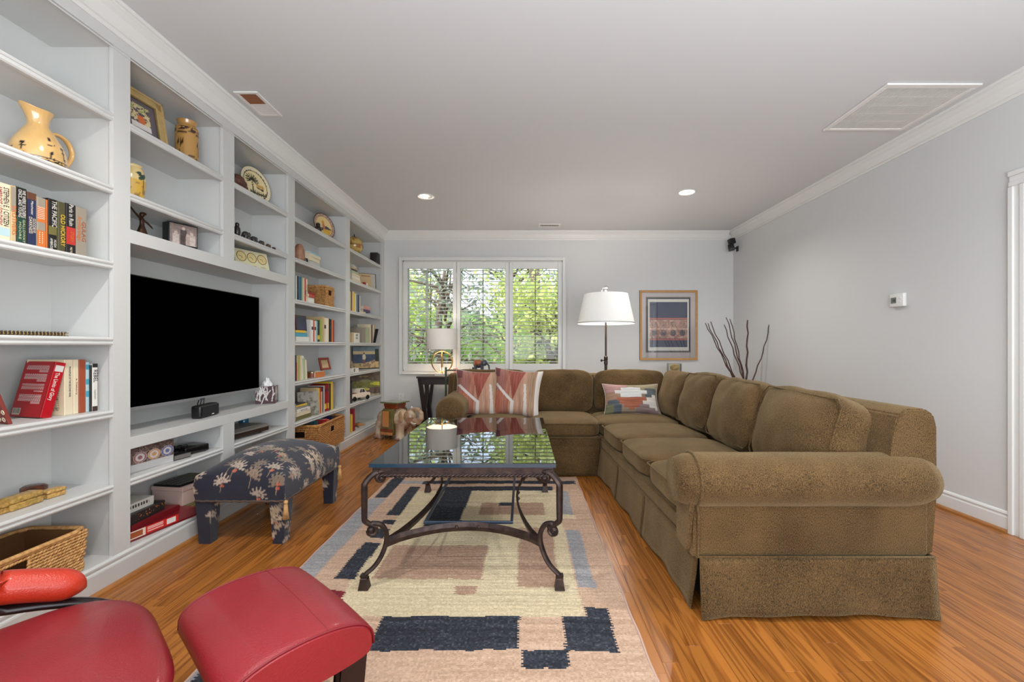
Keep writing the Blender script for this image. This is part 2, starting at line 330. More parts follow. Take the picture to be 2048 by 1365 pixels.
# ---------------------------------------------------------------- window with plantation shutters
def window():
    y=YB
    bm=NB()   # casing
    for (a,b,t) in ((0,.046,.018),(.0,.010,.026),(.034,.046,.03)):
        box(bm,WX0-b,WX0-a,y-t,y+.001,WZ0-b,WZ1+b,bev=.003); box(bm,WX1+a,WX1+b,y-t,y+.001,WZ0-b,WZ1+b,bev=.003)
        box(bm,WX0-.001,WX1+.001,y-t-.0003,y+.001,WZ1+a,WZ1+b,bev=.003); box(bm,WX0-.001,WX1+.001,y-t-.0003,y+.001,WZ0-b,WZ0-a,bev=.003)
    wd=struct('window_1',bm,white)
    bm=NB(); box(bm,WX0,WX1,y,y+.15,WZ0-.0,WZ0+.012); box(bm,WX0,WX1,y,y+.15,WZ1-.012,WZ1); box(bm,WX0,WX0+.012,y,y+.15,WZ0,WZ1); box(bm,WX1-.012,WX1,y,y+.15,WZ0,WZ1)
    obj('window_frame',bm,white,wd)
    # sashes behind
    W=(WX1-WX0-.02)/3
    pan=thin_glass('window_glass',(.97,.985,.98),.2)
    slm=mat('louver_paint',(232,231,226),.4)
    tones=mat('sash_paint',(208,214,200),.5)
    for i in range(3):
        x0=WX0+.01+i*W; x1=x0+W
        bm=NB()
        for a,b,c,d_ in ((x0,x0+.05,WZ0+.012,WZ1-.012),(x1-.05,x1,WZ0+.012,WZ1-.012)): box(bm,a,b,y+.095,y+.125,c,d_,bev=.003)
        box(bm,x0,x1,y+.095,y+.125,WZ0+.012,WZ0+.07,bev=.003); box(bm,x0,x1,y+.095,y+.125,WZ1-.07,WZ1-.012,bev=.003)
        obj('sash',bm,tones,wd); obj('pane',bbox(x0+.05,x1-.05,y+.108,y+.112,WZ0+.07,WZ1-.07),pan,wd)
        # shutter panel
        st=.052; top,bot=.093,.085
        bm=NB(); g=.002
        box(bm,x0+g,x0+st,y+.012,y+.042,WZ0+.012,WZ1-.012,bev=.003); box(bm,x1-st,x1-g,y+.012,y+.042,WZ0+.012,WZ1-.012,bev=.003)
        box(bm,x0+st,x1-st,y+.012,y+.042,WZ1-.012-top,WZ1-.012,bev=.003); box(bm,x0+st,x1-st,y+.012,y+.042,WZ0+.012,WZ0+.012+bot,bev=.003)
        sp=obj('shutter_panel',bm,white,wd)
        z0=WZ0+.012+bot; z1=WZ1-.012-top; N=26; p=(z1-z0)/N
        bm=NB(); ww=x1-x0-2*st-.004
        prof=[(-.030,0),(-.02,.0038),(0,.0052),(.02,.0038),(.030,0),(.02,-.0038),(0,-.0052),(-.02,-.0038)]
        prism(bm,prof,'x',-ww/2,ww/2); me=bpy.data.meshes.new('louver'); bmesh.ops.recalc_face_normals(bm,faces=bm.faces[:]); bm.to_mesh(me); bm.free(); me.materials.append(slm)
        for k in range(N):
            o=bpy.data.objects.new('louver',me); COL.objects.link(o); o.parent=sp; o.location=((x0+x1)/2,y+.027,z0+p*(k+.5)); o.rotation_euler=(R(4),0,0)
        bm=NB(); box(bm,(x0+x1)/2-.006,(x0+x1)/2+.006,y+.05,y+.062,z0+.01,z1-.005,bev=.002); obj('tilt_rod',bm,mat('tilt_rod_backlit',(120,118,92),.5),sp,label='tilt rod behind the louvers')  # backlight shade is put into the dark rod colour
        if i==0:
            bm=NB(); box(bm,(x0+x1)/2-.075,(x0+x1)/2-.045,y+.07,y+.09,z0,z1,bev=.002); obj('mullion',bm,tones,sp)
        bm=NB()
        for zz in (WZ0+.2,(WZ0+WZ1)/2,WZ1-.2): tube(bm,[(x1-.001,y+.008,zz-.03),(x1-.001,y+.008,zz+.03)],.004)
        obj('hinge',bm,white,sp)
window()
# ---------------------------------------------------------------- ceiling fixtures
def register(label,x0,x1,y0,y1,cat='vent'):
    t=thing('ceiling_vent',label,cat,(0,0,H)); m=mat('vent_white',(228,226,222),.4); 
    bm=NB(); f=.022
    for a in ((x0,x1,y0,y0+f),(x0,x1,y1-f,y1),(x0,x0+f,y0+f,y1-f),(x1-f,x1,y0+f,y1-f)): box(bm,*a,-.008,-.0002,bev=.002)
    return t,m,bm,f
t,m,bm,f=register('white rectangular ceiling register with brown louvre slots above the bookcase',-1.772,-1.625,2.78,3.075)
ym=(2.78+3.075)/2; box(bm,-1.75,-1.647,ym-.008,ym+.008,-.008,-.0002); obj('frame',bm,m,t)
obj('duct',bbox(-1.75,-1.647,2.802,3.053,-.0009,-.0002),mat('duct_brown',(58,36,22),.8),t,label='dark brown duct opening')
for k in range(9): obj('slat',bbox(-1.75,-1.647,2.805+k*.0135,2.811+k*.0135,-.006,-.001),mat('slat_brown',(150,98,64),.5),t)
for k in range(11): obj('slat',bbox(-1.75,-1.647,ym+.012+k*.0105,ym+.0185+k*.0105,-.006,-.001),m,t)
t,m,bm,f=register('small white ceiling register above the shuttered window',.20,.48,5.79,5.93)
obj('frame',bm,m,t); obj('duct',bbox(.22,.46,5.81,5.91,-.0009,-.0002),mat('duct_dark',(70,62,54),.8),t)
for k in range(16): obj('slat',bbox(.224+k*.0148,.23+k*.0148,5.812,5.908,-.006,-.001),m,t)
# large return grille hanging slightly open
t=thing('return_grille','large square white return-air grille beside the right wall','vent',(0,0,H))
gm=mat('vent_white',(222,220,216),.4); X0,X1,Y0,Y1=2.155,2.72,2.69,3.27
bm=NB()
for a in ((X0,X1,Y0,Y0+.04),(X0,X1,Y1-.03,Y1),(X0,X0+.03,Y0+.04,Y1-.03),(X1-.03,X1,Y0+.04,Y1-.03)): box(bm,*a,-.013,-.001,bev=.003)
for k in range(1,5): yy=Y0+.04+k*(Y1-Y0-.07)/5; box(bm,X0+.03,X1-.03,yy-.0008,yy+.0008,-.0091,-.002)
obj('frame',bm,gm,t); obj('backing',bbox(X0+.03,X1-.03,Y0+.04,Y1-.03,-.0015,-.0005),mat('grille_dark',(128,126,122),.9),t)
bm=NB()
n_=40
for k in range(n_): xx=X0+.034+k*(X1-X0-.068)/(n_-1); box(bm,xx-.0036,xx+.0036,Y0+.042,Y1-.032,-.009,-.003)
o=obj('louver_bank',bm,gm,t); o['kind']='stuff'
# recessed lights
emit=mat('lamp_glow',(255,247,232),.5,emit=9)
def can(x,y,label,eye,energy,vis=True):
    t=thing('recessed_light',label,'ceiling light',(x,y,H),group=None)
    bm=NB(); lathe(bm,[(.094,-.001),(.096,-.006),(.088,-.009),(.074,-.006),(.07,0)],32); obj('trim_ring',bm,white,t,smooth=True)
    bm=NB(); lathe(bm,[(.07,-.004),(.066,-.001),(0,-.0006)],24); obj('reflector' if eye else 'lens',bm,(mat('eyeball_metal',(196,194,190),.3,metal=.4) if eye else emit),t)
    if eye:
        bm=NB(); lathe(bm,[(0,-.016),(.03,-.014),(.042,-.008),(.043,-.002)],20); obj('lens',bm,emit,t,loc=(-.018,-.01,.0),rot=(0,R(14),0))
    light('can_light','SPOT',(x+(-.03 if eye else 0),y,H-.03),energy,(0,R(-16 if eye else 0),0),(1,.965,.92),spot_size=R(150),spot_blend=.9,shadow_soft_size=.035)
can(-1.01,4.73,'eyeball recessed ceiling light tilted toward the bookcase',True,20)
can(1.656,4.60,'round flush recessed ceiling light above the sofa corner',False,24)
for (x,y,e) in ((-1.03,1.35,34),(1.66,1.35,28),(.3,-.9,20)):
    can(x,y,'recessed ceiling light near the camera end of the room',False,e) if False else light('can_light','SPOT',(x,y,H-.03),e,(0,0,0),(1,.97,.93),spot_size=R(155),spot_blend=.9,shadow_soft_size=.04)
# wall speaker, thermostat, outlet
t=thing('wall_speaker','black twin-cube speaker bracketed high in the right corner','speaker',(2.80,6.09,2.44))
M_=blackm
for (dx,dy,dz,rz,s) in ((-.035,-.06,.05,R(12),.072),(-.045,-.07,-.035,R(-25),.075)):
    obj('speaker_cube',bbox(-s/2,s/2,-s/2,s/2,-s/2,s/2,bev=.006),M_,t,loc=(dx,dy,dz),rot=(R(-8),R(-10),rz),smooth='auto')
bm=NB(); tube(bm,[(-.02,-.03,-.03),(.03,-.02,-.03),(.063,-.02,-.035)],.01); box(bm,.053,.0645,-.045,.005,-.075,-.005,bev=.003); obj('bracket',bm,M_,t)
t=thing('thermostat','small white digital thermostat on the right wall','thermostat',(XR,3.459,1.45))
obj('housing',bbox(-.028,-.0005,-.064,.064,-.05,.05,bev=.006,seg=3),mat('thermostat_white',(226,225,220),.4),t,smooth='auto')
obj('screen',bbox(-.0295,-.028,-.0,.05,-.022,.022),mat('lcd_grey',(118,120,114),.2),t)
text('digits','70',.026,blackm,t,(-.0302,.02,-.002),(R(90),0,R(-90)))
bm=NB()
for zz in (.014,-.014): box(bm,-.031,-.028,-.045,-.022,zz-.008,zz+.008,bev=.002)
obj('button',bm,white,t)
def outlet(label,loc,rz):
    t=thing('wall_outlet',label,'outlet',loc,(0,0,rz)); obj('plate',bbox(-.036,.036,-.006,-.0004,-.058,.058,bev=.003),white,t)
    for zz in (.024,-.024):
        obj('socket',bbox(-.017,.017,-.0085,-.006,zz-.015,zz+.015,bev=.004),white,t)
        bm=NB(); box(bm,-.008,-.005,-.009,-.0083,zz-.002,zz+.009); box(bm,.005,.008,-.009,-.0083,zz-.002,zz+.009); obj('slot',bm,blackm,t)
outlet('white wall outlet beside the near end of the sectional',(XR,3.19,.345),R(90))
outlet('white wall outlet low on the back wall above the elephant stool',(-1.66,YB,.40),0)
# ---------------------------------------------------------------- exterior
lawn=mat('lawn',(150,175,60),.9,var=.4,vs=3,c2=(96,126,40))
struct('ground',bbox(-40,40,YB+.4,70,-1.3,-1.0),lawn)
hb=NB()
for k in range(26):
    ball(hb,(-30+k*2.4+random.random(),46+random.random()*8,1.2),3.2,1.1,1,.8+random.random()*.7,seg=10)
tag(struct('hill',hb,mat('far_woods',(118,140,66),.9,var=.5,vs=1.2,c2=(66,92,36)),smooth=True),'',None)
def leafmat(name,c,c2):
    m=mat(name,c,.55,var=.5,vs=1.5,c2=c2); p=m.node_tree.nodes['Principled BSDF']; n=m.node_tree.nodes; L=m.node_tree.links
    tr=n.new('ShaderNodeBsdfTranslucent'); mx=n.new('ShaderNodeMixShader'); mx.inputs[0].default_value=.45
    src=p.inputs['Base Color'].links[0].from_socket; L.new(src,tr.inputs[0]); L.new(p.outputs[0],mx.inputs[1]); L.new(tr.outputs[0],mx.inputs[2]); L.new(mx.outputs[0],n['Material Output'].inputs[0]); return m
lm=[leafmat('leaf_yellow',(232,232,150),(186,194,96)),leafmat('leaf_green',(176,186,128),(104,122,78)),leafmat('leaf_sage',(182,184,156),(112,118,92))]
barkm=mat('bark',(112,92,74),.9,var=.4,vs=12,bump=.6,bs=20)
def tree(name,label,x,y,h,cr,cz,nl,m,bare=0,seed=1,leaf=.07,cat='tree'):
    rs=np.random.default_rng(seed); t=thing(name,label,cat,(x,y,-1.0))
    bm=NB(); tr=[Vector((0,0,0)),Vector((.1,.05,h*.3)),Vector((-.08,.1,h*.6)),Vector((.1,0,h*.95))]
    if bare<2: tube(bm,tr,[.15,.12,.085,.03],8)
    tips=[]
    for k in range(26 if bare else 16):
        b=tr[1].lerp(tr[3],rs.random()*.9) if bare<2 else Vector((rs.normal()*.2,rs.normal()*.2,0.1)); a=rs.random()*2*PI; L_=cr*(.6+.6*rs.random()); e=b+Vector((math.cos(a)*L_,math.sin(a)*L_*.7,L_*(.1+.7*rs.random())))
        mid=b.lerp(e,.5)+Vector((rs.normal()*.12,rs.normal()*.12,.1)); tube(bm,[b,mid,e],[.035,.022,.006],5,cap=False); tips.append((mid,e))
        for q in range(5 if bare else 2):
            e2=mid.lerp(e,rs.random())+Vector((rs.normal()*.35,rs.normal()*.3,rs.normal()*.3)); tube(bm,[mid,e2],[.012,.003],4,cap=False)
    obj('trunk',bm,barkm,t,smooth=True)
    # foliage: one object of many small leaves
    ce=[tips[i%len(tips)][1] for i in range(len(tips))]; C=np.array([[*c] for c in ce]); idx=rs.integers(0,len(C),nl)
    P=C[idx]+rs.normal(size=(nl,3))*np.array([cr*.32,cr*.28,cr*.26]); P[:,2]=P[:,2]+cz
    A=rs.normal(size=(nl,3)); A/=np.linalg.norm(A,axis=1)[:,None]; B=np.cross(A,rs.normal(size=(nl,3))); B/=np.linalg.norm(B,axis=1)[:,None]
    s=leaf*(.6+.8*rs.random((nl,1))); V=np.stack([P-A*s,P+B*s*.45,P+A*s,P-B*s*.45],1).reshape(-1,3)
    me=bpy.data.meshes.new('foliage'); me.from_pydata(V.tolist(),[],(np.arange(nl*4).reshape(-1,4)).tolist()); f=link('foliage',me,m,t); f['kind']='stuff'
tree('leafy_tree','yellow-green leafy tree outside the right shutter panel',.62,9.2,3.4,.95,.2,4600,lm[0],seed=2)
tree('leafy_tree','green tree outside behind the middle shutter panel, lower crown',-.6,10.5,1.7,1.0,-.7,6000,lm[1],seed=3)
tree('bare_tree','half-bare tree with crooked branches outside the left shutter panel',-1.75,9.6,3.9,1.3,0,1100,lm[2],bare=1,seed=4)
tree('bare_tree','bare-branched tree reaching up outside the middle shutter panel',-.35,12.5,4.8,1.7,.1,900,lm[2],bare=1,seed=5)
tree('leafy_tree','pale sunlit tree outside at the far left of the window',-4.9,14,3.6,1.6,.0,5000,lm[0],seed=6,leaf=.1)
tree('leafy_tree','dense green tree outside to the right of the window',2.6,11.5,4.2,1.4,0,6000,lm[1],seed=8,leaf=.09)
tree('garden_shrub','low grey-green shrub outside below the left shutter panel',-2.3,8.6,1.6,.8,.3,5000,lm[2],bare=2,seed=9,cat='shrub')
tree('garden_shrub','bushy green shrub outside below the middle shutter panel',-.7,8.4,1.6,.8,.2,6000,lm[0],bare=2,seed=10,cat='shrub')
tree('garden_shrub','bushy shrub outside below the right shutter panel',.35,8.2,1.6,.8,.3,6000,lm[1],bare=2,seed=11,cat='shrub')
bm=NB(); tube(bm,[(0,0,0),(.02,0,2.2),(-.05,.1,5.5)],[.16,.14,.1],12); o=obj('tree_trunk',bm,barkm,None,loc=(.27,10.2,-1.0),smooth=True); tag(o,'thick grey trunk standing outside behind the right shutter panel','tree')
# ================================================================ BUILT-IN BOOKCASE
bc=thing('built_in_bookcase','white floor to ceiling built-in bookcase around the television niche','bookcase',(XF,2.0,0))
bc.location=(0,0,0)
ST=[(.88,.98),(2.10,2.19),(3.665,3.77),(4.86,4.97),(6.08,6.197)]
SH=[2.178,1.84,1.492,1.142,.805,.46]; DECK=.13; TOP=2.49
for a,b in ST: obj('stile',bbox(XF-.02,XF,a,b,0,H-.001),shelfm,bc)
obj('stile',bbox(XF-.0205,XF-.0002,2.87,2.98,1.62,TOP+.01),shelfm,bc); obj('stile',bbox(XF-.0205,XF-.0002,2.87,2.98,.1,.61),shelfm,bc)
for a,b in ST: obj('side_panel',bbox(XB,XF-.0201,a+.012,b-.012,0,H-.001),shelfm,bc)
obj('side_panel',bbox(XB,XF-.0206,2.882,2.968,1.62,TOP+.01),shelfm,bc); obj('side_panel',bbox(XB,XF-.0206,2.882,2.968,.0,.61),shelfm,bc)
obj('back_panel',bbox(XB-.018,XB,.88,6.197,0,H-.001),shelfm,bc)
obj('top_panel',bbox(XB,XF-.0201,.98,6.09,TOP+.0,TOP+.02),shelfm,bc)
bm=NB(); box(bm,XF-.0199,XF+.0001,.98,6.09,TOP,H-.001); box(bm,XF-.001,XF+.004,.88,6.197,TOP+.0,TOP+.008,bev=.002); box(bm,XF-.001,XF+.0035,.88,6.197,TOP-.014,TOP-.006,bev=.002); obj('top_rail',bm,shelfm,bc)
LIP=[(-.022,-.0002),(-.004,-.0002),(.001,-.004),(.003,-.010),(.001,-.015),(-.003,-.018),(-.003,-.022),(.0,-.026),(.0,-.031),(-.005,-.037),(-.022,-.037)]
def shelf(y0,y1,z,nm='shelf'):
    o=obj(nm,bbox(XB,XF-.0225,y0-.012,y1+.012,z-.02,z),shelfm,bc)
    bm=NB(); prism(bm,[(XF-.001+p,z+q) for p,q in LIP],'y',y0+.0005,y1-.0005); obj('edge_moulding',bm,shelfm,o)
for (a,b) in ((.98,2.10),(3.77,4.86),(4.97,6.08)):
    for z in SH: shelf(a,b,z)
for (a,b) in ((2.19,2.87),(2.98,3.665)):
    for z in (2.178,1.84,.46): shelf(a,b,z)
obj('rail',bbox(XF-.0201,XF+.0003,2.19,3.665,1.598,1.663),shelfm,bc); obj('shelf',bbox(XB,XF-.0203,2.19,3.665,1.60,1.655),shelfm,bc)
obj('rail',bbox(XF-.0201,XF+.0003,2.19,3.665,.603,.661,bev=.002),shelfm,bc); obj('counter',bbox(XB,XF-.0203,2.19,3.665,.61,.661),shelfm,bc)
obj('deck',bbox(XB,XF-.001,.98,6.09,.09,DECK),shelfm,bc)
BM=[(-.0006,DECK),(.002,DECK),(.006,DECK-.004),(.012,DECK-.008),(.012,DECK-.016),(.008,DECK-.020),(.008,DECK-.026),(.014,DECK-.030),(.016,DECK-.036),(.016,0),(-.0006,0)]
bm=NB(); prism(bm,[(XF+p,q) for p,q in BM],'y',.88,6.197); bmd=obj('base_moulding',bm,shelfm,bc)
sh=[(.014,0),(.034,0),(.033,.008),(.027,.015),(.019,.019),(.014,.019)]
bm=NB(); prism(bm,[(XF+p,z) for p,z in sh],'y',.88,6.19); obj('shoe_moulding',bm,mat('oak_shoe'),bmd,label='oak quarter round strip')

def yy(px,X=-1.93): return 910*X/(px-1046)
def zz(py,y): return 1.1-(py-693)*y/910
# ---------------------------------------------------------------- books
CN={'white':(226,222,212),'cream':(222,208,178),'tan':(196,170,128),'grey':(150,150,146),'black':(30,28,28),'navy':(38,46,78),'blue':(88,124,160),'teal':(60,104,110),'light blue':(150,188,200),'turquoise':(70,160,186),
'green':(70,104,66),'pale green':(176,184,150),'yellow-green':(160,168,84),'olive':(110,104,58),'yellow':(226,188,60),'orange':(206,112,48),'red':(186,52,44),'crimson':(150,30,40),'brown':(98,60,40),'dark brown':(58,38,32),
'purple':(92,80,120),'pink':(206,150,150),'rust':(160,74,44),'dark green':(36,66,52),'pale grey':(196,194,188),'dark olive':(78,74,46),'stone':(150,140,124),'charcoal':(52,54,60),'pale blue':(176,200,206)}
ORD=['first','second','third','fourth','fifth','sixth','seventh','eighth','ninth','tenth','eleventh','twelfth','thirteenth','fourteenth','fifteenth','sixteenth']
def cmat(c): return mat('cover_'+c.replace(' ','_').replace('-','_'),CN[c],.5)
bookmesh={}
def book(loc,t,h,d,c,label,group,rot=(0,0,0),titles=(),bands=(),soft_=False):
    T=thing('book',label,'book',loc,rot,group)
    bm=NB(); k=.0022 if t>.012 else .0014
    box(bm,-d,0,-t/2,-t/2+k,0,h); box(bm,-d,0,t/2-k,t/2,0,h); box(bm,-.0035,.0012,-t/2+k*.5,t/2-k*.5,0,h,bev=.0011,seg=1)
    obj('cover',bm,cmat(c),T)
    obj('pages',bbox(-d+.004,-.0032,-t/2+k+.0001,t/2-k-.0001,.004,h-.004),pagem,T)
    for (z0,z1,bc_) in bands: obj('spine_band',bbox(-.001,.0016,-t/2+.0006,t/2-.0006,z0*h,z1*h),cmat(bc_),T,label=bc_+' band')
    for (s,sz,tc,yo,zc,ln) in titles:
        text('title',s,sz,cmat(tc),T,(.0018,yo*t,zc*h),(0,R(90),0),maxw=ln*h if ln else None)
    return T
def row(z,specs,group,place,xf=-1.93,d=.16):
    """specs: (px0,px1,pytop,colour,look,extra)"""
    out=[]
    for i,s in enumerate(specs):
        px0,px1,pt,c=s[:4]; look=s[4] if len(s)>4 else c+' book'; ex=s[5] if len(s)>5 else {}
        xs=xf+ex.get('dx',random.uniform(-.006,.006)); y0=yy(px0,xs)+.0006; y1=yy(px1,xs)-.0006; ym=(y0+y1)/2; h=min(zz(pt,ym)-z,ex.get('hmax',.31)); lean=ex.get('lean',0)
        L_=f"{look}, {ORD[i]} from left, {place}"
        Bk=book((xs,ym,z+.0005),max(y1-y0,.006),h,ex.get('d',d)*random.uniform(.92,1.05),c,L_,group,rot=(R(lean),0,R(ex.get('rz',0))),titles=ex.get('t',()),bands=ex.get('b',())); out.append(Bk)
        if 'cover' in ex: th=max(y1-y0,.006); dd=ex.get('d',d)*.92; painted('cover_print',dd,h-.004,60,80,ex['cover'],printm,Bk,loc=(-dd/2,-th/2-.0006,h/2),rot=(R(90),0,0))
def stack(z,y0,specs,group,place,xf=-1.93):
    """lying books bottom-up: (thickness,length,colour,look,rz,dy)"""
    zc=z+.0005
    nm=['lowest','second up','third up','fourth up','fifth up','sixth up','seventh up']
    for i,s in enumerate(specs):
        t,L_,c,look=s[:4]; rz=s[4] if len(s)>4 else 0; dy=s[5] if len(s)>5 else 0; ti=s[6] if len(s)>6 else ()
        pos='topmost' if i==len(specs)-1 and i>0 else nm[i]
        book((xf+random.uniform(-.008,.008),y0+dy,zc+t/2),t,L_,min(.21,L_*.72),c,f"{look}, {pos} in {place}",group,rot=(R(-90),0,R(rz)),titles=ti); zc+=t+.0004
    return zc
random.seed(11)
# left bay, third shelf : history books
B={'hmax':.25}
gp='books upright under the jug shelf'; pl_='row below the pitcher'
def X(**k): a=dict(B); a.update(k); return a
row(1.492,[
 (-12,21,366,'cream','cream paperback lettered red and black',X(t=(("AMBROSE | SOLDIERS",.026,'crimson',-.22,.60,.66),("STEPHEN E. | CITIZEN",.026,'black',.2,.60,.66)),b=((.1,.24,'pale blue'),))),
 (21.6,32,372,'tan','narrow tan book with faded orange title',X(t=(("BROTHERS",.02,'orange',0,.4,.5),),b=((.55,.98,'stone'),))),
 (32.6,53,376,'dark green','dark green book with two columns of white capitals',X(t=(("WE WERE SOLDIERS",.017,'white',.2,.72,.48),("ONCE...AND YOUNG",.017,'white',-.2,.72,.48),("GALLOWAY",.012,'pale green',.2,.25,.4),("MOORE",.012,'pale green',-.2,.25,.3)),b=((.5,.99,'black'),))),
 (53.6,73,386,'brown','brown book with a navy title panel',X(t=(("GOODBYE,",.016,'cream',.2,.40,.27),("DARKNESS",.016,'cream',-.18,.40,.3),("Manchester",.012,'white',0,.72,.25)),b=((.03,.87,'navy'),))),
 (73.6,91,396,'stone','grey book with two orange blocks',X(t=(("|||||||",.03,'white',0,.70,.22),("::::::",.03,'white',0,.22,.22)),b=((.52,.82,'orange'),(.04,.36,'orange')))),
 (91.6,95.5,400,'orange','very thin orange and black book',X()),
 (96,115,399,'black','black book with white title and camouflage band',X(t=(("THE PACIFIC",.028,'white',.12,.72,.5),("AMBROSE",.014,'white',-.2,.14,.22),("HUGH",.014,'white',.2,.16,.14)),b=((.32,.48,'olive'),))),
 (115.6,131,405,'dark olive','olive book with yellow title',X(t=(("OLD HICKORY",.026,'yellow',.1,.45,.62),))),
 (131.6,151,409,'black','black book with red panel and white script',X(t=(("Paris in Ruin",.026,'white',0,.78,.42),("STORY",.02,'orange',.1,.36,.2),("MELTON",.012,'cream',0,.08,.14)),b=((.2,.54,'red'),))),
 (151.6,173,416,'stone','grey-tan book with orange script title',X(t=(("Archipelago",.026,'orange',-.2,.56,.5),("GULAG",.026,'rust',.2,.52,.4)))),
],gp,pl_,xf=-1.945,d=.17)
# left bay, fifth shelf
gp='books upright under the notebook shelf'; z=.805
def linedcover(u,v): c=base(u,(222,204,172)); fr=(v/.035)%1; c=put(c,(u>.12)&(u<.86)&(v<.46)&(v>.08)&(fr<.4)&((u*61+np.floor(v/.035)*7).astype(int)%6!=0),(120,104,84)); return put(c,(u>.6)&(u<.9)&(v>.55)&(v<.82),(64,50,40))
def lined2(u,v): c=base(u,(200,170,124)); fr=(v/.06)%1; c=put(c,(u>.1)&(u<.9)&(v>.2)&(fr<.3),(168,132,86)); return put(c,(u>.45)&(u<.85)&(v>.06)&(v<.12),(90,76,60))
def leaning_red():
    # leaning hardback turned so that its printed back cover shows
    t=thing('book','red hardback leaning, back cover of white paragraphs and barcode showing','book',(-1.955,1.862,z+.0008),(R(-13),0,R(-14)),gp)
    h,d,th=.232,.175,.036
    bm=NB(); box(bm,-d,0,-th/2,-th/2+.003,0,h); box(bm,-d,0,th/2-.003,th/2,0,h); box(bm,-.004,.001,-th/2,th/2,0,h,bev=.0014,seg=1); obj('cover',bm,mat('glossy_red_cover',(170,16,28),.25),t)
    obj('pages',bbox(-d+.004,-.0041,-th/2+.0031,th/2-.0031,.004,h-.004),pagem,t)
    def f(u,v):
        c=base(u,(170,16,28)); r=np.random.default_rng(4).random((400,))
        for (a,b) in ((.86,.93),(.68,.78),(.49,.60),(.28,.40)):
            ln=((v-a)/.016).astype(int); fr=((v-a)/.016)%1
            put(c,(v>a)&(v<b)&(u>.1)&(u<.86)&(fr<.5)&((u*97+ln*13).astype(int)%7!=0),(214,196,190))
            fr2=((a-.02-v)/.014)%1; put(c,(v<a-.012)&(v>a-.05)&(u>.55)&(u<.86)&(fr2<.5),(220,200,196))
        put(c,(u>.03)&(u<.30)&(v>.03)&(v<.15),(200,190,170)); put(c,(u>.06)&(u<.27)&(v>.06)&(v<.14)&((u*90).astype(int)%2==0),(60,50,48)); return c
    painted('back_cover_print',d-.004,h-.002,110,140,f,printm,t,loc=(-d/2,-th/2-.0006,h/2),rot=(R(90),0,0))
    text('title','The Limits of Glory',.02,cmat('white'),t,(.0016,-.002,h*.56),(0,R(90),0),maxw=h*.5)
    obj('spine_picture',bbox(0,.0016,-th/2+.004,th/2-.004,h*.83,h*.94),cmat('pale grey'),t)
leaning_red()
def rust_cover():
    t=thing('book','rust red album with rows of white rings, leaning at the left frame edge','book',(-1.93,1.715,z+.0008),(R(16),0,R(-22)),gp)
    h,d,th=.22,.2,.012
    obj('cover',bbox(-d,0,-th/2,th/2,0,h,bev=.002),mat('rust_cover',(128,44,32),.4,var=.2,vs=10),t)
    bm=NB()
    for i in range(6):
        for j in range(7):
            q=[(-.02-i*.032+.0085*math.cos(a)+(.016 if j%2 else 0)-.0,-th/2-.0008,.02+j*.03+.0085*math.sin(a)) for a in np.linspace(0,2*PI,12,endpoint=False)]; tube(bm,q,.0016,4,closed=True)
    obj('ring_print',bm,cmat('cream'),t)
rust_cover()
X=lambda **k:k
row(z,[
 (128,146,720,'cream','thick cream hardback with printed back cover',X(d=.17,cover=linedcover,t=(("PRINCIPLES OF THE SECOND WAR",.012,'charcoal',.1,.6,.55),),dx=0.0)),
 (146.5,157,720,'cream','slimmer cream hardback with tiny title',X(t=(("a history",.01,'rust',.1,.5,.3),))),
 (157.5,171,720,'rust','plain rust orange hardback',X()),
 (171.5,179,725,'pale blue','blue and white patterned paperback',X(b=((.3,.42,'turquoise'),(.55,.66,'turquoise'),(.85,.95,'turquoise')))),
 (179.5,184,731,'black','slim black paperback',X()),
 (184.5,195,728,'white','black edged white book titled in capitals',X(t=(("REBEL",.03,'black',.05,.74,.26),("nation",.016,'grey',0,.35,.2)),b=((0,.1,'dark brown'),(.92,1,'black')))),
],gp,'row beside the leaning red hardback',xf=-1.95)
# spiral notebook
t=thing('spiral_notebook','closed dark spiral-bound notebook lying on the middle left shelf','notebook',(-2.0,1.79,1.1425),(0,0,R(-12)))
obj('cover',bbox(-.11,.03,-.16,.16,.0,.0025),blackm,t); obj('pages',bbox(-.106,.020,-.154,.154,.0026,.012),mat('page_edge_brown',(120,100,76),.8),t); obj('cover',bbox(-.11,.03,-.16,.16,.0121,.0145),mat('notebook_brown',(40,30,28),.4),t)  # page block in dull brown between dark covers
bm=NB()
for k in range(26):
    yv=-.15+k*.0117*1.02; tube(bm,[(.03+.009*math.cos(a),yv,.0085+.0095*math.sin(a)) for a in np.linspace(0,2*PI,10,endpoint=False)],.0014,5,closed=True)
obj('spiral',bm,mat('brass_wire',(190,160,110),.3,metal=1),t,smooth=True)
# jug with handle
def on_shelf(px,X,z,**k): return (X,yy(px,X),z)
def jugpaint(ob,fn):
    me=ob.data; n=len(me.vertices); co=np.empty(n*3); me.vertices.foreach_get('co',co); co=co.reshape(-1,3); c=np.asarray(fn(co),float)/255; c=np.where(c<=.04045,c/12.92,((c+.055)/1.055)**2.4)
    at=me.color_attributes.new('print','FLOAT_COLOR','POINT'); cc=np.ones((n,4),np.float32); cc[:,:3]=c; at.data.foreach_set('color',cc.ravel())
def strokes(P,segs,w):
    m=np.zeros(len(P),bool)
    for a,b in segs:
        a=np.array(a,float);b=np.array(b,float); d=b-a; t=np.clip(((P-a)@d)/(d@d+1e-9),0,1); m|=np.linalg.norm(P-(a+t[:,None]*d),axis=1)<w
    return m
glaze=mat('glazed_print',rough=.16,attr='print',coat=.5)
def densify(prof,n):
    out=[]
    for (a,b) in zip(prof,prof[1:]):
        for k in range(n): t=k/n; out.append((a[0]+(b[0]-a[0])*t,a[1]+(b[1]-a[1])*t))
    return out+[prof[-1]]
